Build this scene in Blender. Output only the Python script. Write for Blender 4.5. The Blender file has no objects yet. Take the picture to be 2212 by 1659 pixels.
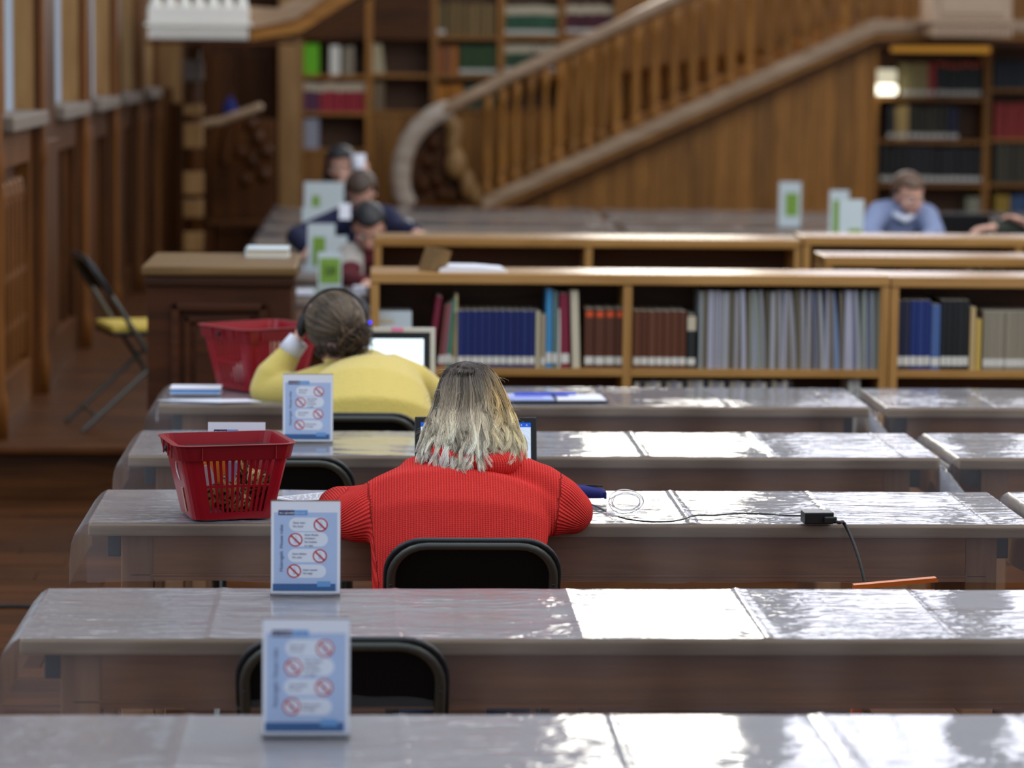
import bpy, bmesh, math, random
import numpy as np
from mathutils import Vector, Matrix
random.seed(7)
SC = bpy.context.scene
COL = SC.collection
PI = math.pi

# ------------------------------------------------------------ camera
FPX = 6500.0; CX = 1106.0; CY = 829.5; HCAM = 1.92
yc = Vector((800-CX, CY-100, -FPX)).normalized()
_m = 0.005
xz = (yc.x*1 + yc.y*(-_m))/(-yc.z)
xc = Vector((1, -_m, xz)).normalized()
zc = xc.cross(yc).normalized()
R = Matrix((xc, yc, zc))          # camera -> world rotation (rows are world axes seen from the camera)
cam_d = bpy.data.cameras.new('camera'); cam = bpy.data.objects.new('camera', cam_d); COL.objects.link(cam)
cam.matrix_world = Matrix.Translation((0, 0, HCAM)) @ R.to_4x4()
cam_d.sensor_width = 36; cam_d.lens = FPX/2212*36; cam_d.clip_end = 200
cam_d.dof.use_dof = True; cam_d.dof.focus_distance = 7.25; cam_d.dof.aperture_fstop = 105.8/36.0
SC.camera = cam

# ------------------------------------------------------------ light
SC.view_settings.view_transform = 'Standard'; SC.view_settings.look = 'None'
SC.view_settings.gamma = 1; SC.view_settings.exposure = 0.0; SC.view_settings.use_curve_mapping = False
SC.cycles.max_bounces = 7; SC.cycles.transparent_max_bounces = 12; SC.cycles.diffuse_bounces = 3
SC.cycles.caustics_reflective = False; SC.cycles.caustics_refractive = False; SC.cycles.sample_clamp_indirect = 6
W = bpy.data.worlds.new('hall_light'); SC.world = W; W.use_nodes = True
W.node_tree.nodes['Background'].inputs[0].default_value = (0.80, 0.88, 1.0, 1)
W.node_tree.nodes['Background'].inputs[1].default_value = 0.56

def area(name, loc, rot, sx, sy, power, col):
    d = bpy.data.lights.new(name, 'AREA'); d.shape = 'RECTANGLE'; d.size = sx; d.size_y = sy; d.energy = power; d.color = col
    o = bpy.data.objects.new(name, d); COL.objects.link(o); o.location = loc; o.rotation_euler = rot
    return o
# daylight of the hall's tall side windows (to the right, high); overhead fill added to brighten the tabletops
area('side_window_light', (6.6, 9.0, 5.2), (0, math.radians(62), 0), 3.5, 12, 330, (1.0, 0.93, 0.82))
area('overhead_fill', (2.0, 10.0, 9.0), (0, 0, 0), 9, 15, 640, (0.93, 0.95, 1.0))
area('left_window_light', (-5.0, 6.0, 4.5), (0, math.radians(-62), 0), 3.0, 8, 150, (0.78, 0.87, 1.0))

# ------------------------------------------------------------ projection helpers (2212 x 1659 frame)
def ray(px, py):
    return R @ Vector(((px-CX)/FPX, (CY-py)/FPX, -1))
def g(px, py, Y):
    d = ray(px, py); t = Y/d.y
    return Vector((d.x*t, Y, HCAM+d.z*t))
def h(px, py, z):
    d = ray(px, py); t = (z-HCAM)/d.z
    return Vector((d.x*t, d.y*t, z))
def lin(c):
    f = lambda v: (v/255/12.92) if v/255 <= .04045 else ((v/255+.055)/1.055)**2.4
    return (f(c[0]), f(c[1]), f(c[2]), 1)

# ------------------------------------------------------------ materials
MATS = {}
class NT:
    def __init__(s, name):
        s.m = bpy.data.materials.new(name); s.m.use_nodes = True; s.t = s.m.node_tree; s.t.nodes.clear()
        s.out = s.n('ShaderNodeOutputMaterial')
        MATS[name] = s.m
    def n(s, typ, **kw):
        nd = s.t.nodes.new(typ)
        for k, v in kw.items():
            if k in nd.inputs.keys(): nd.inputs[k].default_value = v
            else: setattr(nd, k, v)
        return nd
    def l(s, a, ao, b, bi): s.t.links.new(a.outputs[ao], b.inputs[bi])
def pbsdf(t, **kw):
    b = t.n('ShaderNodeBsdfPrincipled')
    for k, v in kw.items(): b.inputs[k].default_value = v
    t.l(b, 'BSDF', t.out, 'Surface'); return b
def simple(name, c, rough=.5, metal=0, spec=.5, emit=0, noise=0, bump=0, nscale=40, objcol=False, **kw):
    t = NT(name); b = pbsdf(t, Roughness=rough, Metallic=metal, **kw)
    b.inputs['Specular IOR Level'].default_value = spec
    b.inputs['Base Color'].default_value = lin(c)
    if emit:
        b.inputs['Emission Color'].default_value = lin(c); b.inputs['Emission Strength'].default_value = emit
    src = None
    if objcol:
        src = t.n('ShaderNodeObjectInfo'); t.l(src, 'Color', b, 'Base Color')
    if noise:
        no = t.n('ShaderNodeTexNoise', Scale=nscale, Detail=4.0); tc = t.n('ShaderNodeTexCoord'); t.l(tc, 'Object', no, 'Vector')
        mr = t.n('ShaderNodeMapRange'); mr.inputs['To Min'].default_value = 1-noise; mr.inputs['To Max'].default_value = 1+noise
        t.l(no, 'Fac', mr, 'Value')
        vm = t.n('ShaderNodeVectorMath', operation='SCALE'); vm.inputs[0].default_value = lin(c)[:3]
        if objcol: t.l(src, 'Color', vm, 0)
        t.l(mr, 'Result', vm, 'Scale'); t.l(vm, 'Vector', b, 'Base Color')
        if bump:
            bp = t.n('ShaderNodeBump', Strength=1.0, Distance=bump); t.l(no, 'Fac', bp, 'Height'); t.l(bp, 'Normal', b, 'Normal')
    return t.m
def wood(name, c, c2, axis='Z', rough=.5, vary=.25, scale=1.0, world=False, coat=0):
    """grain running along axis; every object differs a little in tone"""
    t = NT(name); b = pbsdf(t, Roughness=rough)
    b.inputs['Specular IOR Level'].default_value = .22 if 'dark' in name or 'mid' in name or 'kiosk' in name or 'floor' in name else .4
    if coat: b.inputs['Coat Weight'].default_value = coat; b.inputs['Coat Roughness'].default_value = .25
    tc = t.n('ShaderNodeTexCoord'); mp = t.n('ShaderNodeMapping'); t.l(tc, 'Object', mp, 'Vector')
    s = [14*scale]*3; s['XYZ'.index(axis)] = 1.2*scale; mp.inputs['Scale'].default_value = s
    oi = t.n('ShaderNodeObjectInfo')
    cm = t.n('ShaderNodeCombineXYZ'); mu = t.n('ShaderNodeMath', operation='MULTIPLY'); mu.inputs[1].default_value = 37
    t.l(oi, 'Random', mu, 0)
    for k in 'XYZ': t.l(mu, 0, cm, k)
    t.l(cm, 0, mp, 'Location')
    n1 = t.n('ShaderNodeTexNoise', Scale=1.0, Detail=5.0, Distortion=1.2); t.l(mp, 0, n1, 'Vector')
    n2 = t.n('ShaderNodeTexNoise', Scale=6.0, Detail=3.0); t.l(mp, 0, n2, 'Vector')
    mx = t.n('ShaderNodeMath', operation='MULTIPLY_ADD'); t.l(n2, 'Fac', mx, 0); mx.inputs[1].default_value = .35; t.l(n1, 'Fac', mx, 2)
    cr = t.n('ShaderNodeValToRGB'); cr.color_ramp.elements[0].position = .42; cr.color_ramp.elements[1].position = .88
    cr.color_ramp.elements[0].color = lin(c2); cr.color_ramp.elements[1].color = lin(c); t.l(mx, 0, cr, 'Fac')
    mr = t.n('ShaderNodeMapRange'); mr.inputs['To Min'].default_value = 1-vary; mr.inputs['To Max'].default_value = 1+vary
    t.l(oi, 'Random', mr, 'Value')
    vm = t.n('ShaderNodeVectorMath', operation='SCALE'); t.l(cr, 'Color', vm, 0); t.l(mr, 'Result', vm, 'Scale'); t.l(vm, 0, b, 'Base Color')
    bp = t.n('ShaderNodeBump', Strength=.4, Distance=.002); t.l(n2, 'Fac', bp, 'Height'); t.l(bp, 'Normal', b, 'Normal')
    return t.m

wood('oak_hall', (172, 118, 50), (124, 80, 30), 'Z', .5, .22)
wood('oak_hall_x', (172, 118, 50), (124, 80, 30), 'X', .5, .15)
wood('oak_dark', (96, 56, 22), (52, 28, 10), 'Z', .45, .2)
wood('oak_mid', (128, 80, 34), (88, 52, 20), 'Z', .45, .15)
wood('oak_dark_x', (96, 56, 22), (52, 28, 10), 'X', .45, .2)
wood('oak_light', (168, 130, 80), (134, 96, 54), 'Z', .5, .1)
wood('oak_rail', (196, 168, 138), (150, 118, 86), 'X', .35, .1, coat=.3)
wood('rail_daylit', (214, 200, 184), (176, 156, 136), 'X', .3, .1, coat=.4)  # paler oak: daylight reflected on the newel scroll, put into the colour
wood('beech', (186, 142, 82), (154, 112, 58), 'X', .25, .05, coat=.4)
wood('beech_v', (186, 142, 82), (154, 112, 58), 'Z', .42, .05)
wood('shelf_back', (92, 62, 40), (66, 42, 26), 'X', .6, .05)
wood('table_wood', (190, 166, 138), (150, 124, 98), 'X', .5, .05)
wood('table_apron', (172, 118, 70), (136, 90, 52), 'X', .5, .05)
wood('table_leg', (165, 125, 92), (138, 102, 74), 'Z', .5, .05)
wood('floor_wood', (90, 52, 22), (52, 28, 12), 'X', .4, .3)
wood('kiosk_wood', (76, 40, 17), (44, 22, 8), 'X', .6, .08)
wood('kiosk_top', (128, 100, 62), (100, 76, 46), 'X', .4, .05)
wood('orange_wood', (214, 110, 40), (176, 84, 28), 'X', .4, .05)
simple('plaster', (235, 236, 240), .9, noise=.05, nscale=3)
simple('stone_sill', (122, 110, 100), .7, noise=.1, nscale=20)
simple('pendant_daylit', (252, 250, 242), .6, noise=.06, nscale=25)  # carved pendant: strong daylight on it is put into the near-white colour
simple('pale_oak', (206, 178, 150), .6, noise=.1, nscale=25)
simple('black_pad', (14, 15, 18), .75, spec=.3)
simple('chair_tube', (98, 102, 98), .38, metal=.6)
simple('chair_piping', (34, 38, 44), .5)
simple('chair_seat_yellow', (190, 165, 70), .8, noise=.08)
simple('black_plastic', (16, 18, 21), .35)
simple('dark_rubber', (10, 11, 13), .6)
simple('grey_metal', (70, 76, 84), .4, metal=.7)
simple('red_plastic', (150, 10, 30), .33, noise=.05, nscale=14)
simple('red_plastic_rim', (128, 8, 24), .33, noise=.05, nscale=14)
simple('white_plastic', (226, 228, 232), .3)
simple('white_paper', (225, 228, 240), .8)
simple('cream_paper', (206, 196, 170), .8)
simple('pages', (205, 198, 180), .9)
simple('book_cover', (120, 120, 120), .55, objcol=True, noise=.1, nscale=30)
simple('book_label', (222, 222, 214), .7)
simple('book_gold', (190, 120, 50), .5)
simple('book_orange', (220, 84, 40), .6)
simple('acrylic_edge', (120, 100, 80), .2)
simple('sign_white', (236, 240, 253), .5)
simple('sign_blue', (180, 202, 240), .5)
simple('sign_pill', (230, 237, 252), .5)
simple('sign_navy', (22, 26, 96), .5)
simple('sign_sky', (112, 166, 226), .5)
simple('sign_band', (62, 104, 160), .5)
simple('sign_red', (192, 34, 40), .5)
simple('sign_text', (84, 88, 116), .6)
simple('sign_text_white', (235, 238, 245), .6)
simple('sign_picto', (196, 208, 236), .6)
simple('card_white', (208, 222, 228), .5)
simple('card_green', (128, 168, 62), .6)
simple('card_green_dark', (66, 98, 28), .6)
simple('navy_cloth', (22, 34, 110), .8, noise=.15, nscale=60)
simple('cord_black', (22, 28, 32), .45)
simple('wire_white', (230, 232, 235), .4)
simple('ink', (60, 60, 70), .8)
simple('blue_print', (70, 90, 210), .6)
simple('pale_blue_print', (170, 185, 235), .6)
simple('pink_note', (236, 130, 170), .7)
simple('laptop_beige', (206, 202, 190), .45)
simple('orange_packet', (230, 140, 40), .5)
simple('skin', (222, 172, 150), .55, noise=.05, nscale=30, **{'Subsurface Weight': .1})
simple('lips', (190, 110, 105), .5)
simple('eye_white', (225, 222, 218), .3)
simple('iris', (50, 38, 30), .3)
simple('denim', (40, 52, 84), .85, noise=.15, nscale=90)
simple('dark_cloth', (24, 26, 32), .85, noise=.15, nscale=60)
simple('navy_wool', (17, 23, 60), .9, noise=.15, nscale=60)
simple('maroon_wool', (84, 16, 28), .9, noise=.15, nscale=60)
simple('grey_coat', (176, 172, 166), .9, noise=.1, nscale=60)
simple('blue_shirt', (128, 142, 178), .85, noise=.1, nscale=80)
simple('green_cloth', (58, 66, 60), .9, noise=.1, nscale=60)
simple('white_cuff', (224, 228, 240), .8)
simple('grey_stripe', (150, 150, 152), .6)

def emit(name, c, s):
    t = NT(name); e = t.n('ShaderNodeEmission', Strength=s, Color=lin(c)); t.l(e, 0, t.out, 'Surface'); return t.m
emit('window_glow', (255, 250, 238), 9.0)
emit('window_glow_soft', (240, 242, 255), 3.4)
emit('left_window_glow', (190, 205, 225), .55)
emit('screen_white', (225, 245, 255), 1.6)
emit('screen_soft', (205, 222, 245), 1.05)
emit('screen_blue', (40, 100, 225), .9)
emit('lamp_glow', (255, 250, 225), 3.0)
emit('lamp_soft', (235, 225, 195), .8)
emit('led_blue', (40, 40, 255), 3.0)
emit('lit_board_glow', (205, 145, 60), .55)  # no lamp: light falling on the top board, given as ochre glow

def vcol_mat(name, rough=.5, sheen=0, spec=.4):
    t = NT(name); b = pbsdf(t, Roughness=rough); b.inputs['Specular IOR Level'].default_value = spec
    a = t.n('ShaderNodeAttribute', attribute_name='tone'); t.l(a, 'Color', b, 'Base Color'); return t.m
vcol_mat('hair_strands', .42)

def hair_mat(name, c, c2):
    t = NT(name); b = pbsdf(t, Roughness=.45)
    tc = t.n('ShaderNodeTexCoord'); mp = t.n('ShaderNodeMapping'); mp.inputs['Scale'].default_value = (90, 90, 8); t.l(tc, 'Object', mp, 0)
    n = t.n('ShaderNodeTexNoise', Scale=1.0, Detail=3.0); t.l(mp, 0, n, 'Vector')
    cr = t.n('ShaderNodeValToRGB'); cr.color_ramp.elements[0].position = .35; cr.color_ramp.elements[1].position = .7
    cr.color_ramp.elements[0].color = lin(c2); cr.color_ramp.elements[1].color = lin(c); t.l(n, 'Fac', cr, 0); t.l(cr, 0, b, 'Base Color')
    bp = t.n('ShaderNodeBump', Strength=.8, Distance=.004); t.l(n, 'Fac', bp, 'Height'); t.l(bp, 0, b, 'Normal')
hair_mat('hair_brown', (92, 70, 54), (48, 34, 26)); hair_mat('hair_black', (34, 34, 40), (12, 12, 16)); hair_mat('hair_light_brown', (120, 92, 70), (70, 50, 36))

# knitted sweater: rib coordinates stored on the mesh
def knit(name, c, c2, pu, pv, dist):
    t = NT(name); b = pbsdf(t, Roughness=.85); b.inputs['Specular IOR Level'].default_value = .2
    b.inputs['Sheen Weight'].default_value = .25; b.inputs['Sheen Roughness'].default_value = .5; b.inputs['Sheen Tint'].default_value = lin(c)
    a = t.n('ShaderNodeAttribute', attribute_name='rib'); sp = t.n('ShaderNodeSeparateXYZ'); t.l(a, 'Vector', sp, 0)
    def sine(o, per):
        m = t.n('ShaderNodeMath', operation='MULTIPLY'); m.inputs[1].default_value = 2*PI/per; t.l(sp, o, m, 0)
        s = t.n('ShaderNodeMath', operation='SINE'); t.l(m, 0, s, 0); return s
    su = sine('X', pu); sv = sine('Y', pv)
    ma = t.n('ShaderNodeMath', operation='MULTIPLY_ADD'); t.l(sv, 0, ma, 0); ma.inputs[1].default_value = .2; t.l(su, 0, ma, 2)
    no = t.n('ShaderNodeTexNoise', Scale=220.0, Detail=2.0); tc = t.n('ShaderNodeTexCoord'); t.l(tc, 'Object', no, 'Vector')
    mb = t.n('ShaderNodeMath', operation='MULTIPLY_ADD'); t.l(no, 'Fac', mb, 0); mb.inputs[1].default_value = .9; t.l(ma, 0, mb, 2)
    mr = t.n('ShaderNodeMapRange'); mr.inputs['From Min'].default_value = -1.0; mr.inputs['From Max'].default_value = 1.6; t.l(mb, 0, mr, 'Value')
    mx = t.n('ShaderNodeMix', data_type='RGBA'); t.l(mr, 0, mx, 'Factor'); mx.inputs[6].default_value = lin(c2); mx.inputs[7].default_value = lin(c)
    t.l(mx, 2, b, 'Base Color')
    bp = t.n('ShaderNodeBump', Strength=1.0, Distance=dist); t.l(mb, 0, bp, 'Height'); t.l(bp, 0, b, 'Normal')
knit('red_knit', (228, 62, 56), (184, 30, 30), .0066, .0058, .0011)
simple('yellow_knit', (208, 187, 96), .95, noise=.1, nscale=120, bump=.003, **{'Sheen Weight': .4})

# thin clear plastic sheet
def plastic():
    for nm, milky in (('plastic_sheet', .56), ('plastic_hang', .11), ('plastic_fold', .5)):
        t = NT(nm)
        tr = t.n('ShaderNodeBsdfTransparent', Color=(.97, .97, .98, 1))
        df = t.n('ShaderNodeBsdfDiffuse', Color=lin((222, 226, 238))); tl = t.n('ShaderNodeBsdfTranslucent', Color=lin((222, 226, 238)))
        dm = t.n('ShaderNodeMixShader'); dm.inputs[0].default_value = .5; t.l(df, 0, dm, 1); t.l(tl, 0, dm, 2)
        m1 = t.n('ShaderNodeMixShader'); m1.inputs[0].default_value = milky; t.l(tr, 0, m1, 1); t.l(dm, 0, m1, 2)
        gl = t.n('ShaderNodeBsdfGlossy', Roughness=.05 if nm == 'plastic_sheet' else .2, Color=(1, 1, 1, 1))
        fr = t.n('ShaderNodeFresnel', IOR=1.8 if nm == 'plastic_sheet' else 1.3)
        m2 = t.n('ShaderNodeMixShader'); t.l(fr, 0, m2, 0); t.l(m1, 0, m2, 1); t.l(gl, 0, m2, 2)
        t.l(m2, 0, t.out, 'Surface')
        tc = t.n('ShaderNodeTexCoord')
        oi = t.n('ShaderNodeObjectInfo'); mu = t.n('ShaderNodeMath', operation='MULTIPLY'); mu.inputs[1].default_value = 53; t.l(oi, 'Random', mu, 0)
        def noi(scale, sc, det, dist=0):
            mp = t.n('ShaderNodeMapping'); mp.inputs['Scale'].default_value = scale; t.l(tc, 'Object', mp, 0); t.l(mu, 0, mp, 'Location')
            n = t.n('ShaderNodeTexNoise', Scale=sc, Detail=det, Distortion=dist); t.l(mp, 0, n, 'Vector'); return n
        hg = nm == 'plastic_hang'
        a = noi((2, 3, 1.5) if hg else (6.5, 25, 6), 1.0, 2.0, .8); b_ = noi((5, 6, 4) if hg else (17, 58, 14), 1.0, 2.0, .5); c_ = noi((1.3, 2.2, 2), 1.0, 1.0)
        # strength of the creasing differs from place to place
        cr = t.n('ShaderNodeMapRange'); cr.inputs['From Min'].default_value = .35; cr.inputs['From Max'].default_value = .62; cr.inputs['To Min'].default_value = .12; cr.inputs['To Max'].default_value = 1.4
        t.l(c_, 'Fac', cr, 0)
        s1 = t.n('ShaderNodeMath', operation='MULTIPLY_ADD'); t.l(b_, 'Fac', s1, 0); s1.inputs[1].default_value = .42; t.l(a, 'Fac', s1, 2)
        s2 = t.n('ShaderNodeMath', operation='MULTIPLY'); t.l(s1, 0, s2, 0); t.l(cr, 0, s2, 1)
        bp = t.n('ShaderNodeBump', Strength=1.0, Distance=.0044 if nm == 'plastic_sheet' else .003); t.l(s2, 0, bp, 'Height')
        t.l(bp, 0, gl, 'Normal'); t.l(bp, 0, df, 'Normal')
plastic()
def leopard():
    t = NT('patterned_cloth'); b = pbsdf(t, Roughness=.8)
    tc = t.n('ShaderNodeTexCoord'); n = t.n('ShaderNodeTexNoise', Scale=45.0, Detail=2.0, Distortion=1.5); t.l(tc, 'Object', n, 'Vector')
    cr = t.n('ShaderNodeValToRGB'); e = cr.color_ramp.elements; e[0].position = .44; e[0].color = lin((40, 18, 14)); e[1].position = .52; e[1].color = lin((178, 142, 84))
    t.l(n, 'Fac', cr, 0); t.l(cr, 0, b, 'Base Color')
leopard()
def glass():
    t = NT('clear_acrylic'); tr = t.n('ShaderNodeBsdfTransparent', Color=(.93, .95, .97, 1)); gl = t.n('ShaderNodeBsdfGlossy', Roughness=.03)
    fr = t.n('ShaderNodeFresnel', IOR=1.45); m = t.n('ShaderNodeMixShader'); t.l(fr, 0, m, 0); t.l(tr, 0, m, 1); t.l(gl, 0, m, 2); t.l(m, 0, t.out, 0)
glass()

# ------------------------------------------------------------ mesh helpers
class MB:
    def __init__(s): s.v = []; s.f = []
    def add(s, vs, fs):
        o = len(s.v); s.v += [tuple(v) for v in vs]; s.f += [tuple(i+o for i in f) for f in fs]; return s
    def box(s, x0, x1, y0, y1, z0, z1, b=0):
        if b <= 0:
            vs = [(x0,y0,z0),(x1,y0,z0),(x1,y1,z0),(x0,y1,z0),(x0,y0,z1),(x1,y0,z1),(x1,y1,z1),(x0,y1,z1)]
            return s.add(vs, [(0,3,2,1),(4,5,6,7),(0,1,5,4),(1,2,6,5),(2,3,7,6),(3,0,4,7)])
        b = min(b, (x1-x0)*.45, (y1-y0)*.45, (z1-z0)*.45)
        bm = bmesh.new(); bmesh.ops.create_cube(bm, size=1)
        for v in bm.verts: v.co = Vector(((x0+x1)/2+v.co.x*(x1-x0), (y0+y1)/2+v.co.y*(y1-y0), (z0+z1)/2+v.co.z*(z1-z0)))
        bmesh.ops.bevel(bm, geom=bm.edges[:], offset=b, segments=2, affect='EDGES', profile=.6)
        bm.verts.index_update()
        s.add([v.co for v in bm.verts], [[v.index for v in f.verts] for f in bm.faces]); bm.free(); return s
    def obox(s, c, ax, ay, az, hx, hy, hz):
        """box about c with half sizes along three axes"""
        c = Vector(c); ax, ay, az = Vector(ax)*hx, Vector(ay)*hy, Vector(az)*hz
        vs = [c+ax*i+ay*j+az*k for k in (-1,1) for j in (-1,1) for i in (-1,1)]
        return s.add(vs, [(0,2,3,1),(4,5,7,6),(0,1,5,4),(1,3,7,5),(3,2,6,7),(2,0,4,6)])
    def tube(s, pts, r, n=8, closed=False, ry=None, ref=None, round_ends=False):
        """loft along pts; r number or list; ry the half size across ref"""
        pts = [Vector(p) for p in pts]; N = len(pts)
        rs = [r]*N if isinstance(r, (int, float)) else list(r)
        rys = rs if ry is None else ([ry]*N if isinstance(ry, (int, float)) else list(ry))
        if round_ends and not closed:
            d0 = (pts[0]-pts[1]).normalized(); d1 = (pts[-1]-pts[-2]).normalized()
            P = []; A = []; B = []
            r0 = min(rs[0], rys[0]); r1 = min(rs[-1], rys[-1])
            for k in range(3, 0, -1):
                a = k/3.3*PI/2; P.append(pts[0]+d0*r0*math.sin(a)); A.append(rs[0]*math.cos(a)); B.append(rys[0]*math.cos(a))
            P += pts; A += rs; B += rys
            for k in range(1, 4):
                a = k/3.3*PI/2; P.append(pts[-1]+d1*r1*math.sin(a)); A.append(rs[-1]*math.cos(a)); B.append(rys[-1]*math.cos(a))
            pts, rs, rys = P, A, B; N = len(pts)
        vs = []; up = Vector(ref) if ref is not None else None; prev = None
        for i, p in enumerate(pts):
            if closed: d = (pts[(i+1) % N]-pts[i-1])
            else: d = pts[min(i+1, N-1)]-pts[max(i-1, 0)]
            if d.length < 1e-9: d = Vector((0,0,1))
            d.normalize()
            if up is not None: a = up - d*up.dot(d)
            elif prev is None:
                q = Vector((0,0,1)) if abs(d.z) < .9 else Vector((1,0,0)); a = q - d*q.dot(d)
            else: a = prev - d*prev.dot(d)
            if a.length < 1e-6: a = Vector((1,0,0)) - d*d.x
            a.normalize(); prev = a; b = d.cross(a)
            for k in range(n):
                t = 2*PI*k/n; vs.append(p + a*(math.cos(t)*rs[i]) + b*(math.sin(t)*rys[i]))
        fs = []
        M = N if closed else N-1
        for i in range(M):
            for k in range(n):
                j = (i+1) % N
                fs.append((i*n+k, i*n+(k+1) % n, j*n+(k+1) % n, j*n+k))
        if not closed: fs += [tuple(range(n-1, -1, -1)), tuple((N-1)*n+k for k in range(n))]
        return s.add(vs, fs)
    def ell(s, c, rx, ry, rz, n=16, M=None):
        c = Vector(c); vs = []; fs = []; m = n//2
        for j in range(m+1):
            th = PI*j/m
            for i in range(n):
                ph = 2*PI*i/n; v = Vector((rx*math.sin(th)*math.cos(ph), ry*math.sin(th)*math.sin(ph), rz*math.cos(th)))
                vs.append(c+(M @ v if M else v))
        for j in range(m):
            for i in range(n):
                a = j*n+i; b = j*n+(i+1) % n
                fs.append((a, a+n, b+n, b))
        return s.add(vs, fs)
    def prism(s, poly, y0, y1):
        """poly = [(x, z)] extruded in y"""
        n = len(poly)
        vs = [(x, y0, z) for x, z in poly]+[(x, y1, z) for x, z in poly]
        return s.add(vs, [tuple(range(n)), tuple(range(2*n-1, n-1, -1))]+[(i, i+n, (i+1) % n+n, (i+1) % n) for i in range(n)])
    def lathe(s, prof, c=(0,0,0), n=16):
        vs = []; fs = []; m = len(prof)
        for r, z in prof:
            for k in range(n):
                t = 2*PI*k/n; vs.append((c[0]+r*math.cos(t), c[1]+r*math.sin(t), c[2]+z))
        for j in range(m-1):
            for k in range(n): fs.append((j*n+k, j*n+(k+1) % n, (j+1)*n+(k+1) % n, (j+1)*n+k))
        fs += [tuple(range(n-1, -1, -1)), tuple((m-1)*n+k for k in range(n))]
        return s.add(vs, fs)
    def mesh(s, name, mat, smooth=False, fix=True):
        me = bpy.data.meshes.new(name); me.from_pydata(s.v, [], s.f)
        if fix:
            bm = bmesh.new(); bm.from_mesh(me); bmesh.ops.recalc_face_normals(bm, faces=bm.faces); bm.to_mesh(me); bm.free()
        if smooth: me.polygons.foreach_set('use_smooth', [True]*len(me.polygons))
        me.materials.append(MATS[mat] if isinstance(mat, str) else mat); me.update(); return me
def obj(name, src, mat=None, parent=None, smooth=False, loc=None, rot=None, scale=None, color=None, label=None, kind=None):
    me = src.mesh(name, mat, smooth) if isinstance(src, MB) else src
    o = bpy.data.objects.new(name, me); COL.objects.link(o)
    if parent: o.parent = parent
    if loc is not None: o.location = loc
    if rot is not None: o.rotation_euler = rot
    if scale is not None: o.scale = scale
    if color is not None: o.color = lin(color)
    if label: o['label'] = label
    if kind: o['kind'] = kind
    return o
def tag(o, label, cat, group=None, kind=None):
    if label: o['label'] = label
    if cat: o['category'] = cat
    if group: o['group'] = group
    if kind: o['kind'] = kind
    return o
def thing(name, label=None, cat=None, loc=(0,0,0), rotz=0, group=None, kind=None):
    o = bpy.data.objects.new(name, None); COL.objects.link(o); o.empty_display_size = .1
    o.location = loc; o.rotation_euler = (0, 0, rotz); return tag(o, label, cat, group, kind)
KIDS = {}
def copy_tree(o, parent=None):
    c = o.copy(); COL.objects.link(c); c.parent = parent
    for ch in [x for x in o.children]: copy_tree(ch, c)
    return c
def shade(o):
    me = o.data; me.polygons.foreach_set('use_smooth', [True]*len(me.polygons)); return o
def remesh(mb, voxel, smooth=6, mat='skin', name='body'):
    me = mb.mesh('tmp', mat, fix=False); o = bpy.data.objects.new('tmp', me); COL.objects.link(o)
    m = o.modifiers.new('r', 'REMESH'); m.mode = 'VOXEL'; m.voxel_size = voxel
    if smooth:
        s = o.modifiers.new('s', 'SMOOTH'); s.factor = .5; s.iterations = smooth
    dg = bpy.context.evaluated_depsgraph_get(); ev = o.evaluated_get(dg)
    out = bpy.data.meshes.new_from_object(ev); out.name = name
    bpy.data.objects.remove(o); bpy.data.meshes.remove(me)
    out.materials.clear(); out.materials.append(MATS[mat]); out.polygons.foreach_set('use_smooth', [True]*len(out.polygons))
    return out
def text_mesh(s, size, mat, align='LEFT', extrude=.0001, bold=0):
    c = bpy.data.curves.new('t', 'FONT'); c.body = s; c.size = size; c.align_x = align; c.extrude = extrude; c.resolution_u = 2; c.offset = bold
    o = bpy.data.objects.new('t', c); COL.objects.link(o)
    dg = bpy.context.evaluated_depsgraph_get(); me = bpy.data.meshes.new_from_object(o.evaluated_get(dg))
    bpy.data.objects.remove(o); bpy.data.curves.remove(c); me.materials.clear(); me.materials.append(MATS[mat]); return me
# ------------------------------------------------------------ floor, walls
XW = -1.59; YB = 24.9
fl = thing('floor', None, None, kind='structure')
obj('floor_slab', MB().box(-4, 8.5, 2.0, 25.2, -.12, -.012), 'floor_wood', fl)
rnd = random.Random(3)
y = 7.4; k = 0
base_pl = {}
for i in range(38):
    x = -2.6 + rnd.random()*.8
    while x < 1.2:
        L = rnd.choice((1.1, 1.4, 1.7))
        if L not in base_pl: base_pl[L] = MB().box(0, L-.004, 0, .136, -.012, 0, .002).mesh('plank', 'floor_wood')
        obj('plank', base_pl[L], parent=fl, loc=(x, y, rnd.uniform(-.0015, .001))); x += L
    y += .14
# raised platform along the left wall
pf = thing('platform', 'low raised wooden platform below the panelled left wall', 'platform', kind='structure')
pf.name = 'floor_platform'
obj('riser', MB().box(-3, -.85, 12.72, 12.75, 0, .20), 'oak_dark_x', pf)
obj('riser', MB().box(-3, -.85, 12.75, 24.8, 0, .19), 'oak_dark_x', pf)
obj('nosing', MB().box(-3, -.85, 12.66, 12.80, .195, .23, .01), 'oak_dark_x', pf)
pl = MB().box(0, 1.05, 0, .155, -.035, 0, .002).mesh('plank', 'floor_wood')
for i in range(24):
    for j in range(2):
        obj('plank', pl, parent=pf, loc=(-3+1.06*j+.03*(i % 2), 12.81+i*.16, .23))
ob = obj('board', MB().box(-3, -.85, 16.66, 24.8, .19, .229), 'floor_wood', pf)

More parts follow.
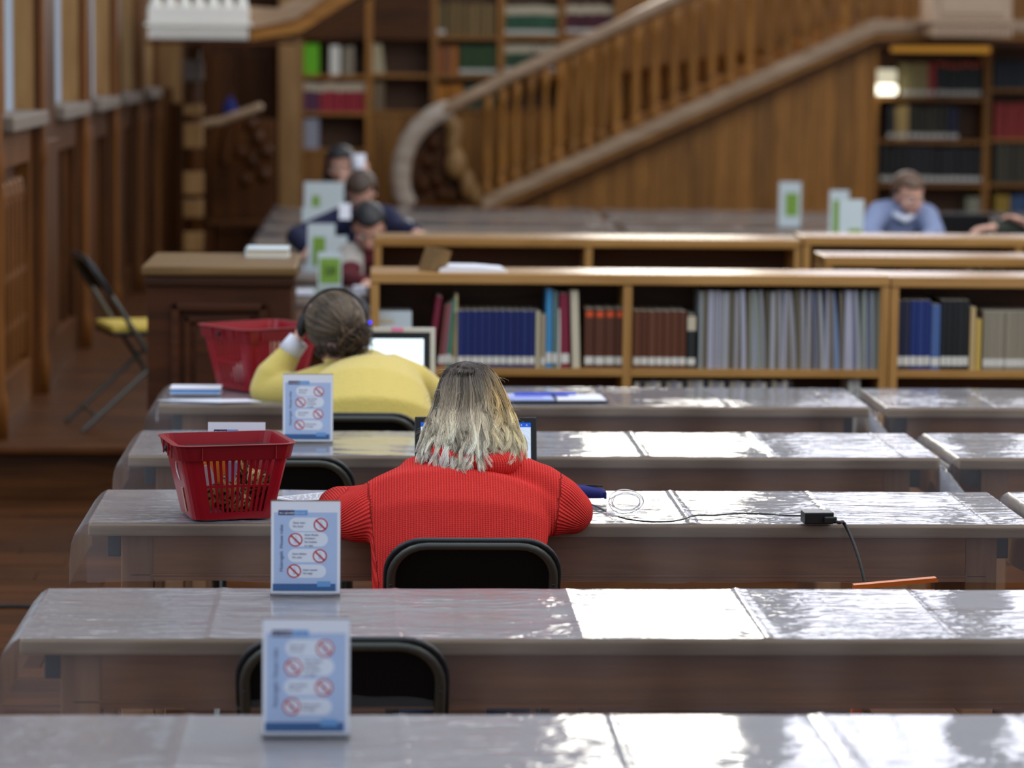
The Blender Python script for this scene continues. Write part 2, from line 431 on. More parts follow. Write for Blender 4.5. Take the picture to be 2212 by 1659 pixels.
# left wall of posts, panels and windows
wl = thing('wall_left', kind='structure')
bays = [(13.2, 14.57), (15.4, 16.8), (17.4, 18.8), (19.5, 20.7), (21.5, 22.5)]
posts = [(12.86, 13.2), (14.57, 15.4), (16.8, 17.4), (18.8, 19.5), (20.7, 21.5), (22.5, 23.1)]
obj('wall_core', MB().box(XW-.42, XW-.2, 12.6, YB, 0, 1.5).box(XW-.42, XW-.2, 23.0, YB, 1.5, 8).box(XW-.42, XW-.2, 12.6, YB, 5.6, 8), 'oak_dark', wl)
for i, (a, b) in enumerate(posts):
    mb = MB().box(XW-.2, XW, a, b, .2, 5.8, .012)
    p = obj('post', mb, 'oak_dark', wl)
    m = (a+b)/2
    obj('pilaster', MB().lathe([(.036, .2), (.036, .4), (.024, .45), (.022, 1.32), (.03, 1.36), (.03, 1.42), (.02, 1.48), (.02, 5.6)], (XW+.01, a+.05, 0), 10), 'oak_mid', p, smooth=True)
    if b-a > .5: obj('raised_panel', MB().box(XW, XW+.02, a+.14, b-.08, .5, 1.45, .012), 'oak_dark', p)
for i, (a, b) in enumerate(bays):
    obj('sill', MB().box(XW-.16, XW+.05, a-.02, b+.02, 1.53, 1.60, .012), 'stone_sill', wl)
    obj('wainscot_frame', MB().box(XW-.12, XW-.03, a, b, .2, .42, .005).box(XW-.12, XW-.03, a, b, 1.36, 1.53, .005)
        .box(XW-.12, XW-.03, a, a+.12, .42, 1.36, .005).box(XW-.12, XW-.03, b-.12, b, .42, 1.36, .005), 'oak_mid' if i == 0 else 'oak_dark', wl)
    obj('wainscot_panel', MB().box(XW-.14, XW-.09, a+.1, b-.1, .4, 1.38), 'oak_dark', wl)
    if i == 0:   # carved tracery of the first bay
        n = 7; w = (b-a-.24)/n
        for q in range(n):
            y0 = a+.12+q*w
            obj('carved_lancet', MB().box(XW-.1, XW-.045, y0+.01, y0+w*.35, .45, 1.2, .01).ell((XW-.07, y0+w*.35, 1.22), .03, w*.3, .08, 8)
                .ell((XW-.07, y0+w*.5, .85), .03, w*.45, .05, 8).ell((XW-.07, y0+w*.5, .62), .03, w*.45, .05, 8), 'oak_mid', wl, smooth=False)
    else:
        obj('panel_rib', MB().box(XW-.1, XW-.06, a+.3, a+.36, .42, 1.36, .01).box(XW-.1, XW-.06, b-.4, b-.34, .42, 1.36, .01), 'oak_dark', wl)
    # window in the bay
    w = thing('window_%d' % (i+1), kind='structure')
    obj('pane', MB().box(XW-.125, XW-.115, a, b, 1.6, 5.6), 'left_window_glow', w)
    obj('reveal', MB().box(XW-.115, XW-.02, b-.02, b, 1.6, 5.6).box(XW-.115, XW-.02, a, a+.02, 1.6, 5.6), 'oak_light', w)
    obj('mullion', MB().box(XW-.115, XW-.075, (a+b)/2-.02, (a+b)/2+.02, 1.6, 5.6), 'oak_hall', w)
obj('arched_panel', MB().add(*(lambda P: ([(XW+.02, y, z) for y, z in P]+[(XW-.1, y, z) for y, z in P], [tuple(range(len(P))), tuple(range(2*len(P)-1, len(P)-1, -1))]+[(i, (i+1) % len(P), (i+1) % len(P)+len(P), i+len(P)) for i in range(len(P))]))
    ([(23.15, .2), (24.85, .2), (24.85, 1.3)]+[(24.0+.85*math.cos(t), 1.3+.28*math.sin(t)) for t in [PI*k/12 for k in range(1, 12)]]+[(23.15, 1.3)])), 'oak_dark', wl)

# back wall: boards below, plaster with tall windows above the gallery line
wb = thing('wall_back', kind='structure')
wins = [(1.75, 3.2), (3.55, 5.0), (5.4, 6.6)]
WZ0, WZ1 = 2.72, 7.6
obj('plaster_wall', MB().box(XW-.4, 8.2, YB, YB+.25, 2.6, WZ0).box(XW-.4, 8.2, YB, YB+.25, WZ1, 9)
    .box(XW-.4, wins[0][0], YB, YB+.25, WZ0, WZ1).box(wins[0][1], wins[1][0], YB, YB+.25, WZ0, WZ1)
    .box(wins[1][1], wins[2][0], YB, YB+.25, WZ0, WZ1).box(wins[2][1], 8.2, YB, YB+.25, WZ0, WZ1), 'plaster', wb)
obj('wood_wall', MB().box(XW-.4, 8.2, YB+.02, YB+.25, 0, 2.6), 'oak_dark', wb)
bd = MB().box(0, .205, -.03, 0, 0, 2.6, .006).mesh('board', 'oak_hall')
for i in range(43):
    if -.9 < -.7+i*.21 < 8.0: obj('board', bd, parent=wb, loc=(-.7+i*.21, YB+.02, 0))
for i, (a, b) in enumerate(wins):
    w = thing('window_%d' % (i+6), kind='structure')
    obj('pane', MB().box(a, b, YB+.12, YB+.13, WZ0, WZ1), 'window_glow' if i == 0 else 'window_glow_soft', w)
    fr = MB().box(a, a+.05, YB+.06, YB+.12, WZ0, WZ1).box(b-.05, b, YB+.06, YB+.12, WZ0, WZ1).box(a, b, YB+.06, YB+.12, WZ0, WZ0+.05)
    for q in range(1, 3): fr.box(a+(b-a)*q/3-.012, a+(b-a)*q/3+.012, YB+.08, YB+.12, WZ0, WZ1)
    for q in range(1, 8): fr.box(a, b, YB+.08, YB+.12, WZ0+q*.58-.012, WZ0+q*.58+.012)
    obj('window_frame', fr, 'grey_metal', w)
wr = thing('wall_right', kind='structure')
obj('plaster_wall', MB().box(8.2, 8.4, 8, YB, 0, 9), 'plaster', wr)

# ------------------------------------------------------------ wall bookcases behind the stairs
def wall_bookcase(p0, p1, ptop, pbot, shelf_ys, Y, label, head=None, depth=.3):
    x0 = g(p0, 200, Y).x; x1 = g(p1, 200, Y).x; pm = (p0+p1)/2
    zt = g(pm, ptop, Y).z; zb = g(pm, pbot, Y).z; zh = g(pm, head, Y).z if head is not None else zt
    t = thing('wall_bookcase', label, 'bookcase', (x0, Y, 0)); w = x1-x0
    obj('side_panel', MB().box(0, .028, 0, depth, 0, zh, .004), 'oak_hall', t); obj('side_panel', MB().box(w-.028, w-.001, 0, depth, 0, zh, .004), 'oak_hall', t)
    obj('back_panel', MB().box(.028, w-.028, depth-.02, depth, 0, zh), 'shelf_back', t)
    obj('base_panel', MB().box(.028, w-.028, .02, .05, 0, zb, .006), 'oak_hall', t)
    obj('header', MB().box(.028, w-.028, .0, .05, zt, zh+.001 if zh > zt else zt+.05, .004), 'oak_dark_x', t)
    sh = [zb]+[g(pm, yy, Y).z for yy in shelf_ys]
    for z in sh: obj('shelf', MB().box(.028, w-.028, .005, depth-.02, z-.03, z, .004), 'oak_hall_x', t)
    return t
YL = 24.35
wall_bookcase(648, 797, 85, 322, [162, 242], YL, 'back wall bookcase left of the rest, with green folder and red volumes', head=-60)
wall_bookcase(797, 937, 85, 240, [160], YL, 'back wall bookcase nearly empty but for leaning volumes, behind curved stair end', head=-60)
wall_bookcase(937, 1082, -60, 235, [78, 162], YL, 'back wall bookcase with tan and green sets directly above stair newel', head=-60)
wall_bookcase(1082, 1212, -60, 235, [78, 158], YL, 'back wall bookcase holding pale topped green volumes above the handrail', head=-60)
wall_bookcase(1212, 1342, -60, 75, [], YL, 'back wall bookcase holding dark maroon volumes, highest beside handrail', head=-60)
YR = 24.3
wall_bookcase(1892, 2134, 112, 520, [210, 303, 397], YR, 'bookcase below the stair landing with lamp on its side', head=92)
wall_bookcase(2134, 2330, 112, 520, [192, 300, 397], YR, 'bookcase at right edge below landing with blue and red rows', head=92)
obj_strip = obj('lit_top_board', MB().box(0, g(2140, 100, YR-.05).x-g(1925, 100, YR-.05).x, 0, .04, 0, .06, .01), 'lit_board_glow', loc=g(1925, 112, YR-.05))
tag(obj_strip, 'ochre top board above bookcase under landing, its light put in as glow', 'light')

# ------------------------------------------------------------ books
def unit_book(bend=0.0, label=True):
    """unit size book, x width, y depth (spine at y=0), z height; base at z=0"""
    c = MB(); n = 6 if bend else 1
    rows = []
    for k in range(n+1):
        z = k/n; dx = -bend*(z**1.5)
        rows += [(.06+dx, 0.0, z), (.94+dx, 0.0, z), (1+dx, .03, z), (1+dx, 1, z), (0+dx, 1, z), (0+dx, .03, z)]
    fs = []
    for k in range(n):
        for q in range(6): fs.append((k*6+q, k*6+(q+1) % 6, (k+1)*6+(q+1) % 6, (k+1)*6+q))
    fs += [(5, 4, 3, 2, 1, 0), tuple(n*6+q for q in range(6))]
    c.add(rows, fs)
    cover = c.mesh('cover', 'book_cover')
    pages = MB().box(.1-bend, .9-bend, .05, .97, .99, 1.004).mesh('pages', 'pages')
    lab = MB().box(.05, .95, -.006, .01, .06, .19).mesh('spine_label', 'book_label')
    return cover, pages, lab
UB = {0: unit_book(), 1: unit_book(.5), 2: unit_book(1.1), -1: unit_book(-.6)}
GOLD = MB().box(.1, .9, -.006, .01, .78, .80).box(.1, .9, -.006, .01, .6, .61).mesh('gilt_band', 'book_gold')
ORTAB = MB().box(.15, .85, -.006, .01, .86, .96).mesh('top_label', 'book_orange')
CRTOP = MB().box(.02, .98, -.006, .01, .70, .97).mesh('top_label', 'cream_paper')
def book(x, y, z, w, d, hh, color, label, group=None, lab=True, pages=True, bend=0, tilt=0, extra=None, labcol=None, name='book'):
    t = thing(name, label, 'book', (x, y, z), group=group); t.scale = (w, d, hh)
    cv, pg, lb = UB[bend]
    a = obj('cover', cv, parent=t, color=color)
    if pages: obj('pages', pg, parent=t)
    if lab: obj('spine_label', lb, parent=t)
    if extra: obj(extra.name.split('.')[0], extra, parent=t)
    if tilt: t.rotation_euler = (0, tilt, 0)
    return t
ORD = ['first', 'second', 'third', 'fourth', 'fifth', 'sixth', 'seventh', 'eighth', 'ninth', 'tenth', 'eleventh', 'twelfth', 'thirteenth', 'fourteenth', 'fifteenth', 'sixteenth', 'seventeenth', 'eighteenth', 'nineteenth', 'twentieth']
ORD += ['twenty-'+o for o in ORD[:9]]+['thirtieth']+['thirty-'+o for o in ORD[:9]]+['fortieth']+['forty-'+o for o in ORD[:9]]+['fiftieth']+['fifty-'+o for o in ORD[:9]]
def row(p0, p1, ptop, pbot, n, Y, color, label, group, depth=.2, jit=.06, gap=.0, cj=12, **kw):
    """n upright volumes between two pixels, standing on the shelf at pbot"""
    a = g(p0, pbot, Y); b = g(p1, pbot, Y); zt = g((p0+p1)/2, ptop, Y).z; z0 = kw.pop('z0', min(a.z, b.z)); r = random.Random(int(p0*7+ptop))
    w = (b.x-a.x)/n
    for i in range(n):
        dc = r.randint(-cj, cj); c = color[i % len(color)] if isinstance(color[0], tuple) else color
        c = tuple(max(2, min(250, v+dc)) for v in c)
        hh = (zt-z0)*(1-r.random()*jit)
        book(a.x+i*w, Y+r.random()*.008, z0+.0005, w*(.97-gap), depth, hh, c, (label+', '+ORD[i]+' from left') if n > 1 else label, group if n > 1 else None, **kw)
def shz(pm, py, Y): return g(pm, py, Y).z
YB2 = YL+.04
# back left bookcases
def far(p0, p1, pt, pb, n, col, label, group, Y=YB2, pm=None, Ysh=YL, bay=None, **kw):
    row(p0, p1, pt, pb, n, Y, col, label, group, z0=shz(bay or (p0+p1)/2, pb, Ysh), pages=False, **kw)
far(652, 690, 92, 162, 1, (110, 200, 20), 'bright green folder standing at left end of a back wall shelf', None, lab=False, bay=722)
far(712, 735, 95, 162, 1, (250, 250, 240), 'shiny white folder beside the green one on back shelf', None, lab=False, bay=722)
far(740, 765, 98, 162, 2, (150, 140, 120), 'grey volume right of the shiny white folder', 'grey volumes by the white folder', lab=False, bay=722)
far(654, 690, 176, 242, 3, (96, 50, 84), 'purple volume with pale top on shelf below green folder', 'purple volumes left end of back shelf', extra=CRTOP, lab=False, bay=722)
far(690, 790, 176, 242, 8, (160, 30, 50), 'red volume with pale top in back wall row', 'red volumes on the back wall shelf', extra=CRTOP, lab=False, bay=722)
far(656, 690, 255, 322, 1, (160, 164, 180), 'pale grey folder on the lowest open back shelf', None, lab=False, bay=722)
far(802, 832, 92, 160, 2, (190, 178, 145), 'cream volume leaning in nearly empty back bookcase, upper shelf', 'cream volumes on upper empty shelf', lab=False, bay=867, tilt=-.12)
far(802, 830, 176, 240, 3, (120, 100, 70), 'tan and dark volume at left of nearly empty lower shelf', 'tan volumes on lower empty shelf', lab=False, bay=867)
far(942, 962, 5, 78, 2, (110, 92, 52), 'olive volume at left end of the top tan set', 'olive volumes of the top shelf', bay=1010)
far(965, 1072, 5, 78, 8, (120, 96, 50), 'tan volume in the top row over the stair newel', 'tan volumes on top shelf', lab=False, bay=1010)
far(942, 990, 98, 162, 3, [(150, 80, 30), (120, 70, 30), (180, 110, 40)], 'brown volume left of the green set', 'brown volumes beside green set', lab=False, bay=1010)
far(992, 1075, 96, 162, 8, (44, 78, 36), 'green volume with white label in back wall set', 'green set on the back wall', bay=1010)
far(942, 965, 182, 235, 2, (190, 120, 30), 'orange volume just above the curved stair rail', 'orange volumes above the rail', lab=False, bay=1010)
far(968, 1000, 182, 235, 2, (190, 120, 30), 'orange volume right of the gap on lowest shelf', 'second pair of orange volumes', lab=False, bay=1010)
far(1003, 1072, 182, 235, 6, (50, 76, 60), 'dark green volume on lowest shelf above rail', 'dark green volumes above rail', lab=False, bay=1010)
far(1088, 1207, 10, 78, 11, (34, 84, 58), 'dark green volume with cream top and white label', 'cream topped green volumes upper shelf', extra=CRTOP, bay=1147)
far(1088, 1150, 94, 158, 6, (30, 70, 44), 'green volume with cream top, shelf just above handrail', 'cream topped green volumes lower shelf', extra=CRTOP, bay=1147)
far(1152, 1207, 94, 158, 5, (90, 40, 56), 'purple volume with cream top above handrail', 'cream topped purple volumes', extra=CRTOP, bay=1147)
far(1222, 1335, 8, 75, 11, (76, 14, 40), 'dark maroon volume with cream top on highest back shelf', 'maroon volumes on highest back shelf', extra=CRTOP, bay=1277)
# bookcases under the landing
def farr(p0, p1, pt, pb, n, col, label, group, bay=2013, **kw): far(p0, p1, pt, pb, n, col, label, group, Y=YR+.03, Ysh=YR, bay=bay, **kw)
farr(1945, 2005, 135, 210, 4, (160, 148, 104), 'cream volume right of the small lamp', 'cream volumes beside the lamp')
farr(2005, 2022, 135, 210, 1, (176, 60, 60), 'red volume between cream and orange topped sets', None)
farr(2024, 2120, 132, 210, 8, (30, 44, 44), 'dark green volume with orange top under landing', 'orange topped volumes under landing', extra=ORTAB)
farr(1916, 1932, 228, 303, 1, (30, 32, 36), 'black volume at left of second shelf under landing', None)
farr(1934, 1962, 226, 303, 2, (200, 172, 110), 'sand coloured volume on second shelf under landing', 'sand volumes under landing')
farr(1964, 2046, 228, 303, 6, (50, 44, 30), 'dark brown volume on second shelf under landing', 'dark brown volumes under landing')
farr(2048, 2070, 232, 303, 2, (24, 34, 70), 'dark blue volume at right of second shelf under landing', 'dark blue volumes under landing')
farr(1900, 2125, 316, 397, 16, (22, 24, 28), 'black volume with cream foot label in long row', 'black volumes on third shelf under landing')
farr(2085, 2125, 425, 520, 3, (150, 150, 130), 'pale volume on lowest shelf behind man in shirt', 'pale volumes behind shirt man', lab=False)
farr(2148, 2240, 130, 192, 8, (34, 48, 58), 'slate blue volume at right edge below landing', 'slate volumes at right edge', bay=2232, lab=False)
farr(2148, 2240, 222, 300, 8, (160, 44, 40), 'red volume at right edge below landing', 'red volumes at right edge', bay=2232, lab=False)
farr(2148, 2240, 308, 397, 7, (66, 64, 48), 'olive grey volume at right edge below landing', 'olive volumes at right edge', bay=2232, lab=False)
farr(2148, 2180, 420, 520, 3, (170, 140, 50), 'yellow volume low at right edge', 'yellow volumes low at right', bay=2232, lab=False)
farr(2182, 2215, 420, 520, 3, (60, 90, 130), 'blue volume low at right edge', 'blue volumes low at right', bay=2232, lab=False)
# small lamp on the bookcase side
lp = thing('wall_lamp', 'small two-tier white lamp glowing beside books under stair landing', 'lamp', g(1911, 205, YR-.06))
obj('lamp_shade', MB().box(-.095, .095, -.06, .05, .0, .085, .03), 'lamp_glow', lp)
obj('diffuser', MB().box(-.09, .09, -.05, .04, .092, .205, .02), 'lamp_soft', lp)
obj('bracket', MB().box(-.02, .02, .04, .12, .06, .12, .004), 'grey_metal', lp)

# ------------------------------------------------------------ main staircase
YS = 23.5
st = thing('staircase', 'carved oak staircase rising to the right behind the reading tables', 'staircase', g(1040, 620, YS))
st.location.z = 0; O = Vector(st.location)
def L(px, py, dY=0): return g(px, py, YS+dY)-O
hr = [(1500, -22), (1340, 55), (1200, 120), (1100, 167), (1020, 207), (962, 238)]
obj('handrail', MB().tube([L(*p) for p in hr], .055, 8, ry=.06, ref=(0, 0, 1), round_ends=True), 'oak_rail', st, smooth=True)
scr = [(965, 237), (935, 250), (905, 275), (882, 308), (869, 345), (865, 380), (868, 415), (880, 440)]
obj('newel_scroll', MB().tube([L(*p) for p in scr], [.05, .055, .06, .06, .058, .055, .05, .04], 10, ry=.08, ref=(0, 1, 0), round_ends=True), 'rail_daylit', st, smooth=True)
sc2 = [(958, 250), (985, 272), (978, 310), (985, 345), (1002, 380), (1020, 410), (1040, 445)]
obj('scroll_bracket', MB().tube([L(*p, dY=.05) for p in sc2], [.05, .07, .06, .06, .06, .055, .05], 10, ry=.06, ref=(0, 1, 0), round_ends=True), 'oak_light', st, smooth=True)
obj('carved_infill', MB().prism([(L(955, 250).x, L(955, 250).z), (L(900, 300).x, L(900, 300).z), (L(885, 440).x, L(885, 440).z), (L(1020, 440).x, L(1020, 440).z), (L(975, 320).x, L(975, 320).z)], .12, .16), 'oak_dark', st)
cb = MB()
for (a, b) in ((925, 350), (945, 390), (915, 400), (955, 420), (935, 310), (975, 425)): cb.ell(L(a, b, .1), .055, .05, .07, 8)
obj('carved_leaf', cb, 'oak_dark', st, smooth=True)
obj('carved_leaf', MB().ell(L(985, 355, .0), .09, .06, .12, 10).ell(L(1010, 400, .0), .06, .06, .12, 10), 'oak_light', st, smooth=True)
# balusters between handrail and string
def yr(x): return 240-.4575*(x-955)
def ys(x): return 425-.452*(x-1050)
x = 1052; i = 0
while x < 2010:
    if x < 1885: lo = ys(x)+4
    else: lo = 50
    hi = max(yr(x)+8, -30)
    a = L(x, hi, .02); b = L(x, lo, .02); hh = a.z-b.z
    if hh > .05:
        w = .047
        obj('baluster', MB().lathe([(w*.9, 0), (w*.9, hh*.12), (w*.5, hh*.16), (w*.95, hh*.3), (w*.6, hh*.55), (w*.5, hh*.8), (w*.85, hh*.86), (w*.85, hh)], (b.x, b.y, b.z), 8), 'oak_hall', st, smooth=True)
    x += 31 if x < 1330 else 41; i += 1
# string (sloping beam) and landing edge
def band(off0, off1, y0, y1, mat, name, x1=1888):
    pts = [(1042, ys(1042)+off0), (x1, ys(x1)+off0), (2330, 48+off0-2), (2330, 48+off1-2), (x1+4, ys(x1)+off1), (1042+(off1-off0)*0, ys(1042)+off1)]
    P = [(L(a, b).x, L(a, b).z) for a, b in pts]
    obj(name, MB().prism(P, y0, y1), mat, st)
band(-4, 24, -.06, .10, 'oak_rail', 'string_cap'); band(24, 40, -.02, .12, 'oak_hall_x', 'string'); band(40, 54, .03, .14, 'oak_dark_x', 'string_shade_band')  # lowest dark band is the shade under the string, put in as oak
x = 1120
trd = MB().box(-.09, .09, 0, .5, 0, .10, .008).mesh('tread', 'oak_hall_x')
while x < 1880:
    p = L(x, ys(x)-4, .10); obj('tread', trd, parent=st, loc=p+Vector((0, 0, -.02))); x += 45
# vertical boards below the string
x = 1100; r = random.Random(9)
while x < 1888:
    x2 = min(x+44, 1890)
    tl = L(x, ys(x)+44, .2); tr = L(x2, ys(x2)+44, .2)
    obj('plank', MB().prism([(tl.x, -O.z), (tr.x-.006, -O.z), (tr.x-.006, tr.z), (tl.x, tl.z)], .15, .18+r.random()*.006), 'oak_hall', st)
    x = x2
obj('corner_post', MB().box(L(1888, 300).x, L(1896, 300).x, .1, .7, 0, L(1888, 80).z, .006), 'oak_hall', st)
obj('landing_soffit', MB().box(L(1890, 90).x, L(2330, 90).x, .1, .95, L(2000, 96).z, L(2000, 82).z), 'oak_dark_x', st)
# wall behind the upper balusters
obj('stair_wall', MB().prism([(L(1345, 160).x, L(1345, 160).z), (L(1890, 70).x, L(1890, 70).z), (L(2300, 70).x, L(2300, 70).z), (L(2300, -60).x, L(2300, -60).z), (L(1345, -60).x, L(1345, -60).z)], .8, .84), 'oak_hall', st)
# pale pendant under the landing
def pendant(parent, O, px0, px1, py0, py1, Y, mat, teeth, balusters, name='pendant'):
    a = g(px0, py1, Y)-O; b = g(px1, py0, Y)-O; w = b.x-a.x; hh = b.z-a.z
    p = obj(name, MB().box(a.x, b.x, a.y, a.y+.5, a.z+hh*.38, a.z+hh*.72, .01).box(a.x-.02, b.x+.02, a.y-.02, a.y+.52, a.z+hh*.30, a.z+hh*.37, .01)
            .box(a.x+.02, b.x-.02, a.y+.01, a.y+.49, a.z+hh*.06, a.z+hh*.30, .01), mat, parent)
    tw = w/teeth; me = MB().box(0, tw*.62, 0, .05, 0, hh*.24, .005).mesh('dentil', mat)
    for i in range(teeth): obj('dentil', me, parent=p, loc=(a.x+i*tw+tw*.2, a.y-.03, a.z+hh*.02))
    if balusters:
        bw = w/balusters
        me = MB().lathe([(bw*.49, 0), (bw*.42, hh*.10), (bw*.28, hh*.22), (bw*.2, hh*.4), (bw*.26, hh*.9)], n=8).mesh('pointed_baluster', mat, True)
        for i in range(balusters): obj('pointed_baluster', me, parent=p, loc=(a.x+(i+.5)*bw, a.y+.08, a.z+hh*.70))
    else: obj('panel', MB().box(a.x+w*.1, b.x-w*.1, a.y-.02, a.y, a.z+hh*.5, a.z+hh*1.0, .008), mat, p); obj('upper_block', MB().box(a.x, b.x, a.y, a.y+.5, a.z+hh*.72, a.z+hh*1.4, .01), mat, p)
    return p
pendant(st, O, 2012, 2188, -20, 82, 22.9, 'pale_oak', 16, 0)

# second, upper staircase coming down from the right to a white pendant
s2 = thing('upper_staircase', 'lower end of an upper staircase with white fluted pendant, top left', 'staircase', (g(430, 60, 20).x, 20, 0)); O2 = Vector(s2.location)
pendant(s2, O2, 319, 537, -12, 86, 20.0, 'pendant_daylit', 25, 7)
def L2(px, py): return g(px, py, 20.2)-O2
def bandp(pts, y0, y1, mat, name): obj(name, MB().prism([(L2(*p).x, L2(*p).z) for p in pts], y0, y1), mat, s2)
bandp([(536, 14), (600, 18), (700, -45), (760, -45), (640, 40), (540, 62)], .15, .5, 'oak_rail', 'string_cap')
bandp([(536, 62), (640, 40), (760, -45), (830, -45), (650, 70), (540, 88)], .18, .55, 'oak_hall_x', 'string')
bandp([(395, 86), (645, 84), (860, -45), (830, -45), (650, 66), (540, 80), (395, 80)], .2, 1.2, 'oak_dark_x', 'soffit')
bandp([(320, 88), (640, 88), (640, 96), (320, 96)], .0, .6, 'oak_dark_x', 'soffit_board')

# pillar and carved posts at the left of the back wall
pl_ = obj('pillar', MB().box(g(601, 300, 23.9).x, g(649, 300, 23.9).x, 23.9, 24.3, 0, 3.2, .012), 'oak_light'); tag(pl_, 'tall square light oak pillar at the left end of back bookcases', 'pillar')
pl2 = obj('pillar', MB().box(g(325, 300, 24.2).x, g(392, 300, 24.2).x, 24.2, 24.5, 1.45, 3.2, .012), 'oak_light'); tag(pl2, 'short wide light oak pillar behind the arched dark panel', 'pillar')
pc = g(418, 560, 21.0)
cp = thing('carved_post', 'turned post of stacked light and dark blocks by dark doorway', 'post', (pc.x, 21.0, .23))
def zz(py): return g(418, py, 21.0).z-.23
obj('shaft', MB().lathe([(.055, 0), (.055, zz(60)), (.02, zz(50))], n=10), 'oak_dark', cp, smooth=True)
for a, b in ((545, 500), (470, 430), (420, 370), (320, 265), (250, 225), (175, 130)):
    obj('block', MB().box(-.068, .068, -.068, .068, zz(a), zz(b), .014), 'oak_light' if a != 175 else 'stone_sill', cp)
# dark doorway with a carved newel and hand rail
dr = thing('door_1', kind='structure')
obj('door_leaf', MB().box(g(438, 300, 24.6).x, g(598, 300, 24.6).x, 24.6, 24.66, .19, 3.2, .01), 'oak_dark', dr)
for q in range(2):
    for zz0 in (.4, 1.2): obj('door_panel', MB().box(g(452+q*72, 300, 24.6).x, g(510+q*72, 300, 24.6).x, 24.57, 24.6, zz0, zz0+.65, .012), 'oak_dark', dr)
nw = thing('carved_bench', 'dark carved bench with scrolled arm standing in doorway', 'bench', (g(520, 500, 22.5).x, 22.5, .23)); ON = Vector(nw.location)
def LN(px, py, dy=0): return g(px, py, 22.5+dy)-ON
obj('arm_rail', MB().tube([LN(*p) for p in ((440, 268), (480, 262), (515, 248), (545, 238), (560, 232))], .035, 8, ry=.06, ref=(0, 0, 1), round_ends=True), 'oak_rail', nw, smooth=True)
obj('scroll', MB().tube([LN(*p) for p in ((530, 250), (500, 275), (488, 310), (484, 350))], [.03, .035, .03, .03], 8, ry=.05, ref=(0, 1, 0), round_ends=True), 'oak_dark', nw, smooth=True)
cv = MB()
for (a, b, s) in ((540, 270, .06), (555, 300, .06), (520, 330, .05), (575, 330, .06), (545, 350, .06), (500, 300, .04), (570, 380, .06), (530, 390, .05)): cv.ell(LN(a, b, .05), s, .05, s*1.1, 8)
obj('carving', cv, 'oak_dark', nw, smooth=True)
zs = LN(500, 478).z
obj('seat_board', MB().box(LN(448, 480).x, LN(592, 480).x, -.1, .5, zs-.03, zs, .01), 'oak_dark_x', nw)
for px in (452, 586):
    for dy in (-.07, .44): obj('leg', MB().box(LN(px, 480).x-.03, LN(px, 480).x+.03, dy, dy+.06, 0, zs-.03, .008), 'oak_dark', nw)
obj('back_board', MB().box(LN(448, 480).x, LN(592, 480).x, .44, .5, zs, LN(500, 260).z, .01), 'oak_dark', nw)
bo = thing('bottle', 'small dark blue bottle on top of the carved bench rail', 'bottle', Vector((g(497, 245, 22.98).x, 22.97, ON.z+LN(500, 260).z)))
obj('body', MB().lathe([(.05, 0), (.055, .02), (.055, .11), (.02, .14), (.02, .17)], n=12), 'navy_cloth', bo, smooth=True)
# ------------------------------------------------------------ kiosk cabinet
a = g(305, 575, 11.2); b = g(641, 575, 11.2); zt = a.z
ck = thing('cabinet', 'dark wooden cabinet with moulded front panel and lighter top', 'cabinet', (a.x+.02, 11.2, 0)); w = b.x-a.x-.04
obj('body', MB().box(0, w, .02, .72, 0, zt-.04, .006), 'kiosk_wood', ck)
obj('top', MB().box(-.02, w+.02, 0, .75, zt-.035, zt, .01), 'kiosk_top', ck)
obj('moulding', MB().box(-.012, w+.012, .005, .73, zt-.075, zt-.04, .008), 'kiosk_wood', ck)
pz1 = g(400, 655, 11.2).z
fr = MB().box(.09, w-.09, .0, .03, pz1-.03, pz1, .008).box(.09, .12, .0, .03, .1, pz1, .008).box(w-.12, w-.09, .0, .03, .1, pz1, .008)
fr.box(.14, w-.14, .008, .03, pz1-.075, pz1-.05, .006).box(.14, .16, .008, .03, .1, pz1-.05, .006).box(w-.16, w-.14, .008, .03, .1, pz1-.05, .006)
obj('panel_frame', fr, 'kiosk_wood', ck); obj('panel', MB().box(.18, w-.18, .006, .03, .1, pz1-.1, .012), 'kiosk_wood', ck)
q = h(586, 538, zt)
bk = thing('book', 'large pale closed book lying on the back of cabinet top', 'book', (q.x, 11.2+.6, zt))
obj('cover', MB().box(-.085, .085, -.1, .1, 0, .004, .001).box(-.085, .085, -.1, .1, .03, .034, .001).box(-.085, -.08, -.1, .1, 0, .034), 'card_white', bk)
obj('pages', MB().box(-.08, .082, -.096, .096, .004, .03), 'pages', bk)

# ------------------------------------------------------------ low bookcases
def low_bookcase(x0, x1, Y, ztop, shelves, divs, label, depth=.32, t=.034):
    c = thing('low_bookcase', label, 'bookcase', (x0, Y, 0)); w = x1-x0
    obj('top', MB().box(0, w, 0, depth, ztop-.042, ztop, .006), 'beech', c)
    obj('side_panel', MB().box(.001, t, .004, depth-.004, 0, ztop-.042, .003), 'beech_v', c); obj('side_panel', MB().box(w-t, w-.001, .004, depth-.004, 0, ztop-.042, .003), 'beech_v', c)
    for d in divs: obj('divider', MB().box(d-x0-t/2, d-x0+t/2, .006, depth-.02, 0, ztop-.042, .003), 'beech_v', c)
    ed = [x0+t]+sum([[d-t/2, d+t/2] for d in divs], [])+[x1-t]
    for z in shelves:
        for k in range(0, len(ed), 2): obj('shelf', MB().box(ed[k]-x0, ed[k+1]-x0, .006, depth-.02, z-.03, z, .003), 'beech', c)
    obj('back_panel', MB().box(t, w-t, depth-.018, depth-.004, 0, ztop-.042), 'shelf_back', c)
    return c
Y1 = 11.4
zt1 = g(1300, 592, Y1).z; zsA = g(1300, 797, Y1).z
X0 = g(800, 600, Y1).x; XD = g(1356, 700, Y1).x; XE = g(1921, 700, Y1).x
